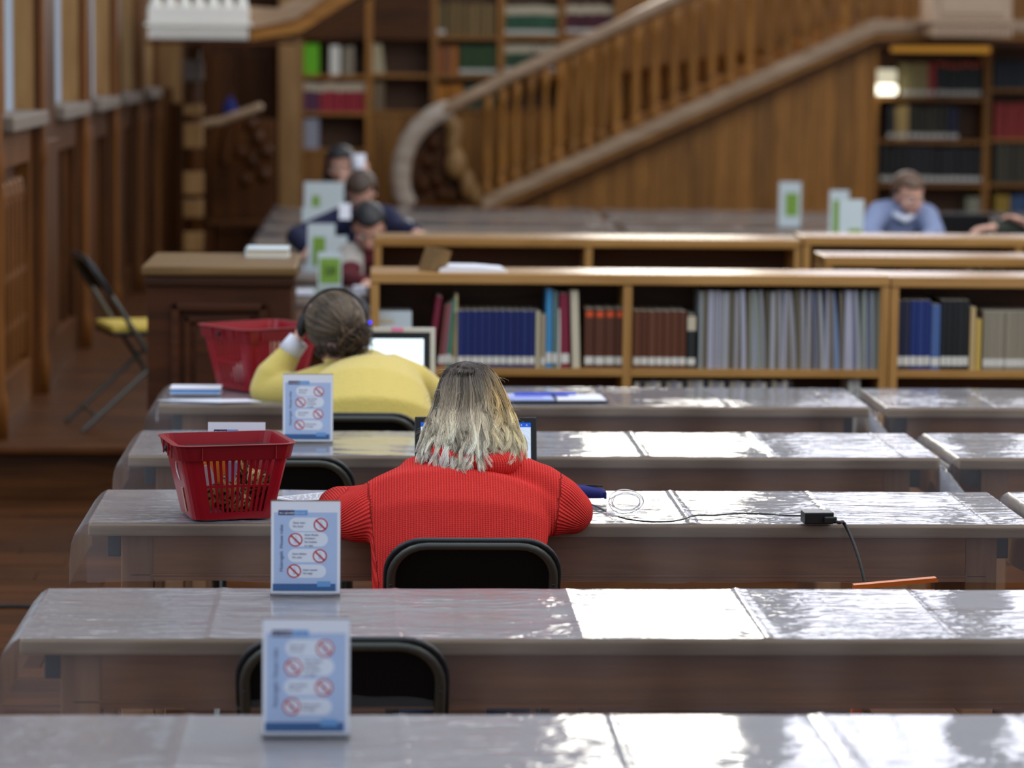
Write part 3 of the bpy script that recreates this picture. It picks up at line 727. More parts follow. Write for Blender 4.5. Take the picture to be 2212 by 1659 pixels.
low_bookcase(X0, XE, Y1, zt1, [.08, .40, zsA], [XD], 'front low beech bookcase with blue set and tall pale journals')
zt2 = g(2050, 599, Y1).z
low_bookcase(XE+.004, XE+1.96, Y1+.01, zt2, [.08, .40, zsA], [XE+.98], 'low beech bookcase at right edge holding navy and grey volumes')
Y2 = 13.8
zt3 = g(1300, 515, Y2).z; XA = g(808, 520, Y2).x; XB = g(1733, 520, Y2).x
low_bookcase(XA, XB, Y2, zt3, [.08, .42, .72], [g(1272, 550, Y2).x], 'empty low beech bookcase behind the front one')
low_bookcase(XB+.004, XB+2.0, Y2-.02, g(1950, 512, Y2).z, [.08, .42, .72], [g(2200, 550, Y2).x], 'empty low beech bookcase in front of man in shirt')
Y3 = 12.65
low_bookcase(g(1782, 560, Y3).x, g(1782, 560, Y3).x+1.9, Y3, g(1950, 555, Y3).z, [.08, .42, .74], [], 'low beech bookcase behind the right one, its left end showing')
YBK = Y1+.03; zA = zsA
def near(p0, p1, pt, n, col, label, group=None, **kw):
    row(p0, p1, pt, 795, n, YBK, col, label, group, z0=zA, **kw)
near(988, 1156, 672, 11, (24, 40, 104), 'blue bound volume of the long matching blue set', 'blue set on front bookcase', jit=.0, cj=5)
near(1157, 1166, 670, 1, (190, 180, 150), 'thin cream volume right of the blue set', lab=False)
near(1168, 1178, 674, 1, (160, 146, 120), 'thin beige volume left of the light blue one')
near(1179, 1192, 624, 1, (70, 150, 205), 'tall light blue volume with white label', extra=None)
near(1193, 1204, 628, 1, (88, 116, 116), 'tall grey green volume beside the light blue one')
near(1205, 1210, 662, 1, (215, 215, 205), 'very thin white volume left of tall maroon one', lab=False)
near(1211, 1231, 626, 1, (122, 22, 50), 'tall maroon volume on front bookcase', tilt=-.03)
near(1236, 1254, 626, 1, (214, 206, 180), 'tall cream volume right of the maroon one', lab=False, tilt=-.035)
near(1262, 1350, 668, 4, (92, 52, 32), 'brown volume with orange top label by the divider', 'brown volumes with orange labels', extra=ORTAB, jit=0, cj=5)
near(1367, 1482, 672, 7, (98, 54, 32), 'brown volume with white foot label right of the divider', 'brown volumes right of the divider', jit=.01, cj=8)
near(1484, 1503, 676, 1, (26, 30, 32), 'black volume with pale top between brown set and journals', extra=CRTOP)
near(1935, 1965, 650, 2, (30, 34, 62), 'dark navy volume at left end of right bookcase', 'dark navy volumes', jit=0, cj=4)
near(1965, 2010, 650, 3, (28, 52, 120), 'bright blue volume in the right bookcase', 'bright blue volumes', jit=0, cj=10)
near(2010, 2030, 650, 1, (64, 94, 150), 'paler blue volume beside the black ones')
near(2031, 2092, 650, 5, (20, 24, 28), 'black volume with white foot label in right bookcase', 'black volumes in right bookcase', jit=0, cj=5)
near(2094, 2106, 660, 1, (196, 170, 120), 'tall sand coloured volume in right bookcase', lab=False)
near(2107, 2120, 688, 1, (206, 176, 90), 'shorter yellow volume in right bookcase', lab=False)
near(2123, 2250, 674, 13, (150, 142, 124), 'grey beige volume of the matching set at right edge', 'grey beige set at right edge', jit=0, cj=5)
# tall journals, soft and slightly bent
pal = [(158, 158, 164), (120, 122, 130), (176, 178, 196), (112, 104, 82), (118, 124, 150), (124, 146, 186), (150, 158, 160), (106, 98, 78), (140, 150, 140), (168, 172, 180), (116, 108, 96)]
p = 1507; i = 0; r = random.Random(21)
while p < 1897:
    w = r.choice((7, 8, 9, 11, 12)); c = r.choice(pal)
    a = g(p, 795, YBK); b = g(min(p+w, 1903), 795, YBK)
    book(a.x+.004, YBK+r.random()*.01, zA+.0005, (b.x-a.x)*.96, .2, (g(p, 628, YBK).z-zA)*(1-r.random()*.02), c, 'thin tall pale journal in the densely packed row, '+ORD[i]+' from left',
         'tall pale journals on front bookcase', lab=False, pages=False, bend=r.choice((0, 1, 1, 2)) if p > 1580 else 0, name='journal')
    p += w; i += 1
# leaning volumes at the left of the blue set
def lean(px, pt, wpx, col, label, ang, lab=True):
    a = g(px, 795, YBK); hh = g(px, pt, YBK).z-zA
    ww = wpx*.00176
    book(a.x, YBK+.01, zA+.0005+ww*math.sin(abs(ang))*0, ww, .19, hh/math.cos(ang), col, label, lab=lab, tilt=ang)
lean(922, 640, 13, (120, 26, 54), 'leaning maroon volume behind the laptop', .13, lab=False)
lean(945, 660, 8, (124, 66, 60), 'thin leaning rust volume beside leaning maroon one', .11)
lean(954, 655, 8, (150, 92, 104), 'thin leaning pink volume left of blue set', .10)
lean(963, 648, 9, (60, 134, 112), 'leaning green volume left of blue set', .09)
lean(974, 676, 7, (130, 110, 70), 'short thin tan volume beside leaning green one', .04)
lean(982, 637, 6, (200, 186, 140), 'tall thin cream volume touching the blue set', .0, lab=False)
# card standing in the shelf
cd = thing('box', 'pale cardboard box file with faded print at left of front bookcase', 'box', g(813, 795, YBK+.02)); cd.location.z = zA
cw = g(889, 700, YBK).x-g(813, 700, YBK).x; chh = g(850, 674, YBK).z-zA
obj('box_body', MB().box(0, cw, 0, .16, 0, chh, .004), 'card_white', cd)
obj('print', MB().box(.005, cw*.5, -.0008, .0, chh*.78, chh*.86).box(.0, cw*.45, -.0006, .0, chh*.3, chh*.6), 'cream_paper', cd)
# lower shelf with only book tops showing
row(1370, 1712, 822, 900, 30, YBK, [(210, 205, 195), (50, 50, 60), (190, 180, 160), (160, 160, 170)], 'volume on the lowest visible shelf, only its pale top showing', 'volumes on lower shelf of front bookcase', z0=.4005, jit=.04, lab=False)
row(1832, 1858, 818, 900, 2, YBK, (200, 205, 200), 'volume standing alone right of the lower row', 'pair of volumes on lower shelf', z0=.4005, lab=False)
# volumes of the bookcase behind
zB3 = .74
row(1950, 1975, 578, 650, 1, Y3+.03, (214, 60, 40), 'bright red volume in the bookcase behind the right one', None, z0=zB3, lab=False)
row(2078, 2100, 576, 650, 2, Y3+.03, (196, 184, 160), 'cream volume at right in the bookcase behind', 'cream volumes in the bookcase behind', z0=zB3, lab=False)
row(2103, 2122, 580, 650, 2, Y3+.03, (60, 110, 100), 'green volume at right in the bookcase behind', 'green volumes in the bookcase behind', z0=zB3, lab=False)
row(2145, 2170, 578, 650, 2, Y3+.03, (80, 80, 84), 'grey volume at right in the bookcase behind', 'grey volumes in the bookcase behind', z0=zB3, lab=False)
# leaning book and open book on the front bookcase
zt = zt1
q = h(1020, 588, zt)
lb = thing('book', 'white open paperback lying flat on front bookcase top', 'book', (q.x, Y1+.13, zt), rotz=.05)
obj('pages', MB().prism([(-.13, .002), (.13, .002), (.12, .012), (.02, .02), (-.10, .022), (-.13, .012)], -.09, .09), 'white_paper', lb)
obj('cover', MB().box(-.135, .135, -.095, .095, 0, .002), 'cream_paper', lb)
q = h(930, 588, zt)
l2 = thing('book', 'thick tan book leaning at a tilt on bookcase top', 'book', (q.x-.012, Y1+.1, zt+.001)); l2.rotation_euler = (0, .36, .5)
obj('cover', MB().box(0, .003, -.07, .07, 0, .095).box(.033, .036, -.07, .07, 0, .095).box(0, .036, -.073, -.07, 0, .095), 'kiosk_top', l2)
obj('pages', MB().box(.003, .033, -.069, .067, .002, .093), 'cream_paper', l2)

# ------------------------------------------------------------ reading tables and their plastic covers
TD = .55; TZ = .75
def make_table(w, label, group=None):
    t = thing('reading_table', label, 'table', group=group)
    obj('tabletop', MB().box(0, w, 0, TD, TZ-.031, TZ, .005), 'table_wood', t)
    obj('apron', MB().box(.075, w-.075, .05, .075, TZ-.15, TZ-.032, .003), 'table_apron', t)
    obj('apron', MB().box(.075, w-.075, TD-.075, TD-.05, TZ-.15, TZ-.032, .003), 'table_apron', t)
    obj('rail', MB().box(.1, w-.1, .045, .055, TZ-.138, TZ-.132, .002), 'table_apron', t)
    for xx in (.075, w-.155):
        for yy in (.045, TD-.115): obj('leg', MB().box(xx, xx+.08, yy, yy+.07, 0, TZ-.032, .006), 'table_leg', t)
    obj('bracket', MB().box(.04, .073, .08, .2, TZ-.095, TZ-.034, .003), 'grey_metal', t)
    obj('bracket', MB().box(w-.073, w-.04, .08, .2, TZ-.095, TZ-.034, .003), 'grey_metal', t)
    return t
def make_cloth(w, seed, front=.145, left=.15, right=.15, back=.12, nx=None, fine=True, lift=0.0, amp=.4):
    r = random.Random(seed)
    step = .018 if fine else .06
    us = list(np.arange(-left, 0, .02 if fine else .05))+list(np.arange(0, w, step))+list(np.arange(w, w+right+.001, .02 if fine else .05))
    for s in (.002, -.002): us += [s, w+s]
    folds = [.745+k*.37 for k in range(-2, int(w/.37)+2)]
    folds = [f for f in folds if .1 < f < w-.1]
    for f in folds: us += [f-.012, f-.006, f, f+.006, f+.012]
    us = sorted(set(round(u, 4) for u in us))
    vs = list(np.arange(-front, 0, .02 if fine else .05))+[-.003, 0, .003]+list(np.arange(.02, TD-.01, step if fine else .035))+[TD-.003, TD, TD+.003]+list(np.arange(TD+.02, TD+back+.001, .02 if fine else .06))
    vs = sorted(set(round(v, 4) for v in vs))
    ph = [r.random()*7 for _ in range(12)]
    def wav(u, v):
        return amp*(.0009*math.sin(u*9+ph[0]+v*4)+.0007*math.sin(u*23+v*11+ph[1])+.0006*math.sin(v*26+u*5+ph[2])+.0005*math.sin(v*55+u*9+ph[3]))
    V = []
    for v in vs:
        for u in us:
            du = -u if u < 0 else (u-w if u > w else 0); dv = -v if v < 0 else (v-TD if v > TD else 0)
            sx = -1 if u < 0 else 1; sy = -1 if v < 0 else 1
            cu = min(max(u, 0), w); cv = min(max(v, 0), TD)
            rr = math.hypot(du, dv)
            z = TZ+.004+lift+wav(cu, cv)*(1 if rr == 0 else .3)
            for f in folds:
                d = abs(u-f)
                if d < .014: z += (.0035 if abs(f-1.485) < .01 else .0016)*(1-d/.014)
            if rr > 0:
                ang = math.atan2(dv, du) if du and dv else 0
                flare = .10+((.62 if u > w and sy < 0 else .42)*math.sin(2*ang)**2 if du and dv else 0)
                if du and not dv: flare = .05
                wob = .012*math.sin(u*13+ph[4])*rr/.15 + .006*math.sin(u*31+ph[5])*rr/.15 if dv and not du else .012*math.sin(v*15+ph[6])*rr/.15
                hx = rr*flare+wob+.003
                dx, dy = du/rr, dv/rr
                if u < 0: hx = .004+rr*.05+(.003*math.sin(v*17+ph[7])+.004*math.sin(u*30+ph[8]))*rr/.1
                x = cu+sx*dx*hx; y = cv+sy*dy*hx
                if u < 0: x = -.045*(1-math.exp(-du/.022)); y = cv+sy*(min(1, dv/.02)*.006+hx if dv else 0)
                z -= rr*math.sqrt(max(0, 1-min(flare, .95)**2))
            else: x, y = u, v
            V.append((x, y, z))
    n = len(us); F = []; top = []
    for j in range(len(vs)-1):
        for i in range(n-1):
            F.append((j*n+i, j*n+i+1, (j+1)*n+i+1, (j+1)*n+i))
            um = (us[i]+us[i+1])/2; vm = (vs[j]+vs[j+1])/2
            top.append(0 if 0 <= um <= w and 0 <= vm <= TD else (2 if um > w and vm < 0 else 1))
    mb = MB().add(V, F); me = mb.mesh('tablecloth', 'plastic_sheet', True, fix=False)
    me.materials.append(MATS['plastic_hang']); me.materials.append(MATS['plastic_fold']); me.polygons.foreach_set('material_index', top)
    return me
XL = -.685; WT = 2.335
rowsY = [5.28-.0, h(800, 1383, TZ).y, h(800, 1133, TZ).y, h(800, 987, TZ).y, h(800, 877, TZ).y]
rowsY[0] = h(800, 1549, TZ).y-TD
NM = ['nearest', 'second', 'third', 'fourth', 'fifth']
who = ['at the picture bottom with blurred sign', 'bearing the sharp rules sign', 'where the person in red sits', 'behind the person in red', 'where the person in yellow sits']
for i, Y in enumerate(rowsY):
    t = make_table(WT, 'wooden reading table %s' % who[i]); t.location = (XL, Y, 0)
    c = obj('tablecloth', make_cloth(WT, 11+i), loc=(XL, Y, 0)); tag(c, 'creased clear plastic sheet over the table %s' % who[i], 'tablecloth')
    w2 = 1.9
    t2 = make_table(w2, 'right-hand table joining the one %s' % who[i]); t2.location = (XL+WT+.06, Y+.005, 0)
    c2 = obj('tablecloth', make_cloth(w2, 31+i), loc=(XL+WT+.06, Y+.005, 0)); tag(c2, 'clear plastic sheet over right-hand table joining the one %s' % who[i], 'tablecloth')
rowW = ['first', 'second', 'third', 'fourth', 'fifth', 'sixth']
clF = make_cloth(2.3, 77, fine=False, amp=3.0, lift=.009, left=.05, right=.04); clS = make_cloth(.62, 78, fine=False, amp=2.6, lift=.008)
far_rows = [15.4, 16.8, 18.2, 19.6, 21.0]
# the short one beside the empty bookcase
t = make_table(.62, 'short reading table with green number card beside bookcase end'); t.location = (-.66, 14.0, 0)
c = obj('tablecloth', clS, loc=(-.66, 14.0, 0)); tag(c, 'clear plastic sheet over the short table beside bookcase end', 'tablecloth')
proto = None
PLN = {0: 'left', 1: 'middle', 2: 'right'}
desc = ['first far row behind the empty bookcases', 'second far row behind the empty bookcases', 'third far row', 'fourth far row', 'last far row before the staircase']
for i, Y in enumerate(far_rows):
    for j in range(3):
        nt = make_table(2.3, '') if proto is None else copy_tree(proto)
        if proto is None: proto = nt
        nt.location = (-.685+j*2.36, Y, 0); nt.scale = (1, 1.42, 1); tag(nt, '%s table of %s' % (PLN[j], desc[i]), 'table')
        c = obj('tablecloth', clF, loc=(-.685+j*2.36, Y, 0), scale=(1, 1.42, 1)); tag(c, 'plastic sheet over %s table of %s' % (PLN[j], desc[i]), 'tablecloth')
# ------------------------------------------------------------ folding chairs
def make_chair(seatmat='chair_seat_yellow'):
    t = thing('folding_chair'); W2 = .2085; zt = .775
    def back_y(z): return -.12+(zt-z)*.5/.775
    def arc(hw, top, zlow, rc=.085, n=7):
        P = [(-hw, zlow)]
        for k in range(n+1): a = PI-k*PI/2/n; P.append((-hw+rc+rc*math.cos(a), top-rc+rc*math.sin(a)))
        for k in range(n+1): a = PI/2-k*PI/2/n; P.append((hw-rc+rc*math.cos(a), top-rc+rc*math.sin(a)))
        P.append((hw, zlow)); return [(x, back_y(z), z) for x, z in P]
    obj('back_frame', MB().tube(arc(W2-.016, zt-.016, .02), .0115, 10), 'chair_tube', t, smooth=True)
    obj('piping', MB().tube([(x, y+.004, z) for x, y, z in arc(W2-.004, zt-.004, .60)], .0065, 8), 'chair_piping', t, smooth=True)
    P = arc(W2-.024, zt-.026, .615, .075)
    V = [(x, y+.006, z) for x, y, z in P]+[(x, y+.022, z) for x, y, z in P]; n = len(P)
    obj('backrest', MB().add(V, [tuple(range(n)), tuple(range(2*n-1, n-1, -1))]+[(i, i+n, (i+1) % n+n, (i+1) % n) for i in range(n)]), 'black_pad', t)
    obj('seat', MB().box(-.185, .185, .0, .37, .435, .465, .014), seatmat, t)
    obj('seat_tray', MB().box(-.188, .188, .0, .372, .418, .434, .004), 'black_plastic', t)
    for s in (-1, 1):
        obj('leg', MB().tube([(s*.177, .34, .425), (s*.177, -.13, .008)], .0105, 8, round_ends=True), 'chair_tube', t, smooth=True)
        obj('screw', MB().ell((s*(W2-.016), back_y(.655)-.013, .655), .004, .002, .004, 8), 'grey_metal', t, smooth=True)
    obj('stretcher', MB().tube([(-.177, -.06, .07), (.177, -.06, .07)], .008, 8), 'chair_tube', t, smooth=True)
    obj('stretcher', MB().tube([(-.19, .30, .13), (.19, .30, .13)], .008, 8), 'chair_tube', t, smooth=True)
    return t
ch0 = make_chair()
def chair(px, top_py, Yb, label, first=False, rot=0, x=None, z=0):
    c = ch0 if first else copy_tree(ch0)
    p = g(px, top_py, Yb); c.location = (p.x if x is None else x, Yb+.12, z); c.rotation_euler = (0, 0, rot)
    tag(c, label, 'chair'); return c
chair(740, 1392, 5.77, 'empty black folding chair at the table behind the nearest sign', True)
chair(1023, 1180, 6.96, 'black folding chair with grey tube frame under the person in red')
chair(605, 996, 8.36, 'black folding chair behind the front red basket')
chair(770, 897, 9.38, 'black folding chair under the person in yellow')
c = chair(245, 700, 13.2, 'black folding chair with yellow seat seen sideways on the platform', rot=-PI/2+.3, x=g(245, 700, 13.25).x, z=.23); c.location.x -= .05
# wooden chair whose top rail shows in front of the third table
p0 = g(1843, 1262, 6.93); p1 = g(2025, 1252, 6.93)
wc = thing('wooden_chair', 'orange wooden chair, only its top rail showing right of the hanging cable', 'chair', ((p0.x+p1.x)/2, 6.93, 0)); hw = (p1.x-p0.x)/2; zt = p1.z
obj('top_rail', MB().prism([(-hw, zt-.035), (-hw*.9, zt-.022), (hw, zt-.004), (hw, zt+.0), (hw*.96, zt+.006), (-hw, zt-.012)], -.012, .012).box(-hw*.92, hw*.96, -.008, .008, zt-.07, zt-.024, .003), 'orange_wood', wc)
for s in (-1, 1):
    obj('leg', MB().box(s*hw*.85-.014, s*hw*.85+.014, -.014, .014, 0, zt-.04, .004), 'orange_wood', wc)
    obj('leg', MB().box(s*hw*.85-.014, s*hw*.85+.014, -.314, -.286, 0, .41, .004), 'orange_wood', wc)
obj('seat', MB().box(-hw, hw, -.33, .02, .41, .435, .008), 'oak_dark_x', wc)

# ------------------------------------------------------------ house rules signs
def rrect(mb, x0, x1, z0, z1, y, r, n=6):
    P = []
    for cx, cz, a0 in ((x1-r, z1-r, 0), (x0+r, z1-r, PI/2), (x0+r, z0+r, PI), (x1-r, z0+r, 1.5*PI)):
        for k in range(n+1): a = a0+k*PI/2/n; P.append((cx+r*math.cos(a), y, cz+r*math.sin(a)))
    mb.add(P, [tuple(range(len(P)))]); return mb
def make_sign():
    t = thing('rules_sign')
    X = lambda zx: (zx-610)/6757; Z = lambda zy: (1530-zy)/6757
    obj('acrylic_holder', MB().box(-.074, .074, .0015, .004, 0, .2065).box(-.074, .074, -.004, -.0025, .0, .2065).box(-.074, .074, -.03, .045, 0, .0025), 'clear_acrylic', t)
    obj('top_edge', MB().box(-.074, .074, -.004, .004, .2066, .2076), 'acrylic_edge', t)
    obj('card', MB().box(-.0735, .0735, -.002, .001, .002, .206), 'sign_white', t)
    y = -.0044
    obj('card_face', rrect(MB(), -.0735, .0735, .002, .206, y, .001), 'sign_white', t)
    obj('blue_panel', rrect(MB(), X(155), X(1062), Z(1480), Z(305), y-.0002, .0004), 'sign_blue', t)
    pl = MB(); rg = MB(); pc = MB()
    for (a, b, c, d, rx, ry) in ((370, 930, 380, 585, 825, 487), (365, 930, 600, 815, 463, 713), (355, 915, 850, 1050, 813, 955), (345, 905, 1085, 1285, 445, 1182)):
        pl = rrect(MB(), X(a), X(b), Z(d), Z(c), y-.0004, (d-c)/2/6757*.98)
        obj('pill', pl, 'sign_pill', t)
        n = 28; V = []; F = []; R1, R2 = 103/6757, 84/6757; cx, cz = X(rx), Z(ry)
        for k in range(n):
            q = 2*PI*k/n; V += [(cx+R1*math.cos(q), y-.0006, cz+R1*math.sin(q)), (cx+R2*math.cos(q), y-.0006, cz+R2*math.sin(q))]
        F = [(2*k, 2*k+1, (2*k+3) % (2*n), (2*k+2) % (2*n)) for k in range(n)]
        s = R2*.72; w = .0013
        V += [(cx-s-w, y-.0007, cz+s-w), (cx-s+w, y-.0007, cz+s+w), (cx+s+w, y-.0007, cz-s+w), (cx+s-w, y-.0007, cz-s-w)]; F.append((2*n, 2*n+1, 2*n+2, 2*n+3))
        obj('prohibition_ring', MB().add(V, F), 'sign_red', t)
        pi_ = MB(); rrect(pi_, cx-.003, cx+.004, cz-.008, cz+.004, y-.0005, .002); rrect(pi_, cx-.001, cx+.002, cz+.005, cz+.009, y-.0005, .0008)
        obj('pictogram', pi_, 'sign_picto', t)
    obj('logo_block', rrect(MB(), X(217), X(445), Z(345), Z(270), y-.0005, .0003), 'sign_navy', t)
    obj('header_block', rrect(MB(), X(445), X(637), Z(345), Z(270), y-.0005, .0003), 'sign_sky', t)
    obj('footer_band', rrect(MB(), X(140), X(1040), Z(1480), Z(1372), y-.0004, .0003), 'sign_band', t)
    obj('footer_block', rrect(MB(), X(775), X(970), Z(1418), Z(1335), y-.0006, .0003), 'sign_sky', t)
    def txt(s, zx, zy, size, mat='sign_text', rot=(PI/2, 0, 0), bold=.0):
        obj('lettering', text_mesh(s, size, mat, bold=bold), parent=t, loc=(X(zx), y-.0008, Z(zy)), rot=rot)
    txt('KU LEUVEN', 232, 326, .0062, 'sign_text_white', bold=.0001)
    txt('BIBLIOTHEEK', 462, 322, .0036, 'sign_text_white')
    txt('Geen eten', 425, 470, .0062); txt('No food', 425, 525, .0062)
    for s, q in (('Geen flesjes', 652), ('of bekers', 704), ('No bottles', 758), ('or cups', 811)): txt(s, 590, q, .0062)
    txt('Geen blikjes', 415, 937, .0062); txt('No cans', 415, 989, .0062)
    txt('Geen tassen', 570, 1177, .0062); txt('No bags', 570, 1228, .0062)
    txt('Huisregels  House rules', 283, 1190, .0108, rot=(PI/2, -PI/2, 0))
    return t
sg0 = make_sign()
def sign(px, py, label, first=False, rz=0):
    s = sg0 if first else copy_tree(sg0); p = h(px, py, TZ+.007); s.location = p; s.scale = (1, 1, .965); s.rotation_euler = (math.radians(-3), 0, rz); tag(s, label, 'sign')
sign(661, 1588, 'large blurred house rules sign on the nearest table', True)
sign(660, 1283, 'sharp house rules sign standing on the second table')
sign(511, 1078, 'house rules sign half hidden behind the front red basket')
sign(665, 954, 'house rules sign in front of the person in yellow')

# green numbered seat cards
def seat_card(px, pt, pb, wpx, label, z=TZ+.006, Y=None, num=None, gx=(.25, .9), gz=(.12, .72), back=False):
    p = h(px, pb, z) if Y is None else Vector((g(px, pb, Y).x, Y, z))
    s = (g(px+50, pb, p.y).x-g(px-50, pb, p.y).x)/100
    w = wpx*s; hh = g(px, pt, p.y).z-z
    t = thing('seat_card', label, 'sign', p)
    obj('holder', MB().box(-w/2, w/2, 0, .004, 0, hh).box(-w/2, w/2, -.02, .04, 0, .003), 'clear_acrylic', t)
    obj('card', MB().box(-w/2+.003, w/2-.003, -.003, 0, .004, hh-.003, .001), 'card_white', t)
    obj('green_block', MB().box(-w/2+w*gx[0], -w/2+w*gx[1], -.0045, -.0032, hh*gz[0], hh*gz[1]), 'card_green', t)
    if num: obj('lettering', text_mesh(num, hh*.34, 'card_green_dark', 'CENTER', bold=.002), parent=t, loc=(0, -.006, hh*.36), rot=(PI/2, 0, 0))
    return t
seat_card(712, 543, 622, 54, 'green card reading 28 on the short table', num='28', gx=(.1, .92), gz=(.12, .82), z=TZ+.006)
seat_card(694, 482, 555, 62, 'green number card directly behind the one reading 28', Y=15.6, gx=(.2, .85))
seat_card(726, 508, 562, 50, 'low pale card with green edge between two green cards', Y=15.45, gx=(.15, .85), gz=(.05, .45))
seat_card(674, 446, 500, 46, 'pale card with green mark left of man in navy', Y=17.0, gx=(.25, .6), gz=(.1, .4))
wc_ = seat_card(700, 392, 452, 88, 'wide pale card with two green marks before far woman', Y=18.35, gx=(.2, .4), gz=(.15, .75))
obj('green_block', MB().box(.012, .05, -.0045, -.0032, .04, .13), 'card_green', wc_)
seat_card(1706, 392, 455, 50, 'green number card standing alone before the stair boards', Y=19.8, gx=(.3, .85), gz=(.25, .75))
seat_card(1812, 410, 470, 44, 'green number card partly hidden behind another, left of man in shirt', Y=18.4, gx=(.2, .7), gz=(.1, .8))
seat_card(1838, 430, 512, 56, 'pale number card with green block directly beside man in shirt', Y=15.7, gx=(.4, .9), gz=(.1, .6))

# ------------------------------------------------------------ red shopping baskets
def make_basket(side_slots=False):
    t = thing('shopping_basket'); H = .2
    def loop(f, off=0):
        hw = .1+(.139-.1)*f+off; hd = .098+(.126-.098)*f+off; rc = .028+off
        P = []; tags = []
        def side(a, b, n, s):
            for k in range(n):
                P.append(a+(b-a)*(k/n)); tags.append(s if (k % 2 == 1 and 1 < k < n-1) else 0)
        def corner(cx, cy, a0):
            for k in range(4):
                a = a0+k*PI/8; P.append(Vector((cx+rc*math.cos(a), cy+rc*math.sin(a)))); tags.append(0)
        side(Vector((-hw+rc, -hd)), Vector((hw-rc, -hd)), 27, 1); corner(hw-rc, -hd+rc, -PI/2)
        side(Vector((hw, -hd+rc)), Vector((hw, hd-rc)), 17, 2); corner(hw-rc, hd-rc, 0)
        side(Vector((hw-rc, hd)), Vector((-hw+rc, hd)), 27, 1); corner(-hw+rc, hd-rc, PI/2)
        side(Vector((-hw, hd-rc)), Vector((-hw, -hd+rc)), 17, 2); corner(-hw+rc, -hd+rc, PI)
        return P, tags
    lev = [0, .02, .09, .43, .46, .79, .82, 1.0]; V = []; F = []
    _, tg = loop(0); n = len(tg)
    for f in lev: V += [(p.x, p.y, f*H) for p in loop(f)[0]]
    for j in range(len(lev)-1):
        for k in range(n):
            if j in (2, 4) and (tg[k] == 1 or (tg[k] == 2 and side_slots)): continue
            F.append((j*n+k, j*n+(k+1) % n, (j+1)*n+(k+1) % n, (j+1)*n+k))
    F.append(tuple(range(n)))
    b = obj('basket_body', MB().add(V, F), 'red_plastic', t)
    m = b.modifiers.new('thick', 'SOLIDIFY'); m.thickness = .0024; m.offset = -1
    V = []; F = []
    prof = [(.80, .0), (.80, .0085), (.985, .0085), (.992, .013), (1.0, .013), (1.002, .0)]
    for f, off in prof:
        V += [(p.x, p.y, f*H) for p in loop(min(f, 1), off)[0]]
    for j in range(len(prof)-1):
        for k in range(n): F.append((j*n+k, j*n+(k+1) % n, (j+1)*n+(k+1) % n, (j+1)*n+k))
    obj('rim', MB().add(V, F), 'red_plastic_rim', t)
    for x in (-.085, .095): obj('rim_rib', MB().box(x-.0012, x+.0012, -.1365, -.133, .162, .196), 'red_plastic', t)
    for y in (-.07, -.02, .04): obj('rim_rib', MB().box(-.1495, -.146, y-.0012, y+.0012, .162, .196), 'red_plastic', t)
    for s in (-1, 1): obj('hinge', MB().ell((s*.149, 0, .178), .006, .008, .008, 8), 'dark_rubber', t, smooth=True)
    obj('handle', MB().tube([(-.128, .0, .176), (-.122, .06, .172), (-.1, .1, .168), (0, .112, .166), (.1, .1, .168), (.122, .06, .172), (.128, .0, .176)], .0035, 8), 'dark_rubber', t, smooth=True)
    return t
def slant(f, y, z): return (-(.1+.039*z/.2)-.002, y, z)
bsk = make_basket()
p = h(506, 1124, TZ+.008)
bsk.scale = (1.02, 1.0, .94); bsk.location = (p.x-.024, p.y+.108, TZ+.009); bsk.rotation_euler = (0, 0, math.radians(14))
tag(bsk, 'red plastic shopping basket with patterned cloth inside on third table', 'basket')
obj('printed_mark', MB().tube([slant(0, -.035+.012*math.sin(t*PI/6), .148-t*.0085) for t in range(7)], [.0008, .002, .0026, .0028, .0024, .0018, .0008], 6), 'white_plastic', bsk, smooth=True)
obj('printed_mark', MB().tube([slant(0, -.045, .08), slant(0, -.035, .015)], .003, 4), 'pale_oak', bsk)
# its contents
cloth = MB(); rr = random.Random(5)
for k in range(26): cloth.ell((rr.uniform(-.075, .08), rr.uniform(-.072, .06), rr.uniform(.03, .135)), rr.uniform(.02, .04), rr.uniform(.018, .028), rr.uniform(.02, .045), 10)
co = obj('bundle', remesh(cloth, .004, 3, 'patterned_cloth', 'bundle')); co.location = bsk.location+Vector((0, 0, .002)); co.rotation_euler = bsk.rotation_euler
tag(co, 'bundled brown and gold patterned cloth filling the front red basket', 'cloth')
pk = obj('snack_packet', MB().box(-.03, .03, -.008, .008, 0, .075, .007), 'orange_packet'); pk.location = bsk.matrix_basis @ Vector((-.058, -.083, .098)); pk.rotation_euler = (0, .3, .25); tag(pk, 'orange packet at the left of cloth in front basket', 'packet')
pk = obj('paper_note', MB().box(-.018, .018, -.001, .001, 0, .05), 'white_paper'); pk.location = bsk.matrix_basis @ Vector((-.06, -.098, .092)); pk.rotation_euler = (0, -.35, .25); tag(pk, 'small white paper tag behind the bars of the front basket', 'paper')
pk = obj('paper_note', MB().box(-.012, .012, -.001, .001, 0, .05), 'pale_blue_print'); pk.location = bsk.matrix_basis @ Vector((-.012, -.1, .10)); pk.rotation_euler = (0, .2, .25); tag(pk, 'pale blue paper slip behind the middle bars of the front basket', 'paper')
b2 = make_basket(True)
p = h(530, 850, TZ+.008)
b2.rotation_euler = (0, 0, math.radians(36)); b2.scale = (1.15, 1.15, 1.08)
b2.location = (p.x+.045, p.y+.17, TZ+.009); tag(b2, 'red plastic shopping basket beside the person in yellow', 'basket')
gl_ = MB(); gl_.ell((-.04, -.03, .05), .05, .05, .045, 12); cz_ = obj('cloth_bundle', gl_, 'grey_coat', smooth=True); cz_.location = b2.location; cz_.scale = (1.1, 1.1, 1.0); tag(cz_, 'pale cloth lying in the basket beside person in yellow', 'cloth')

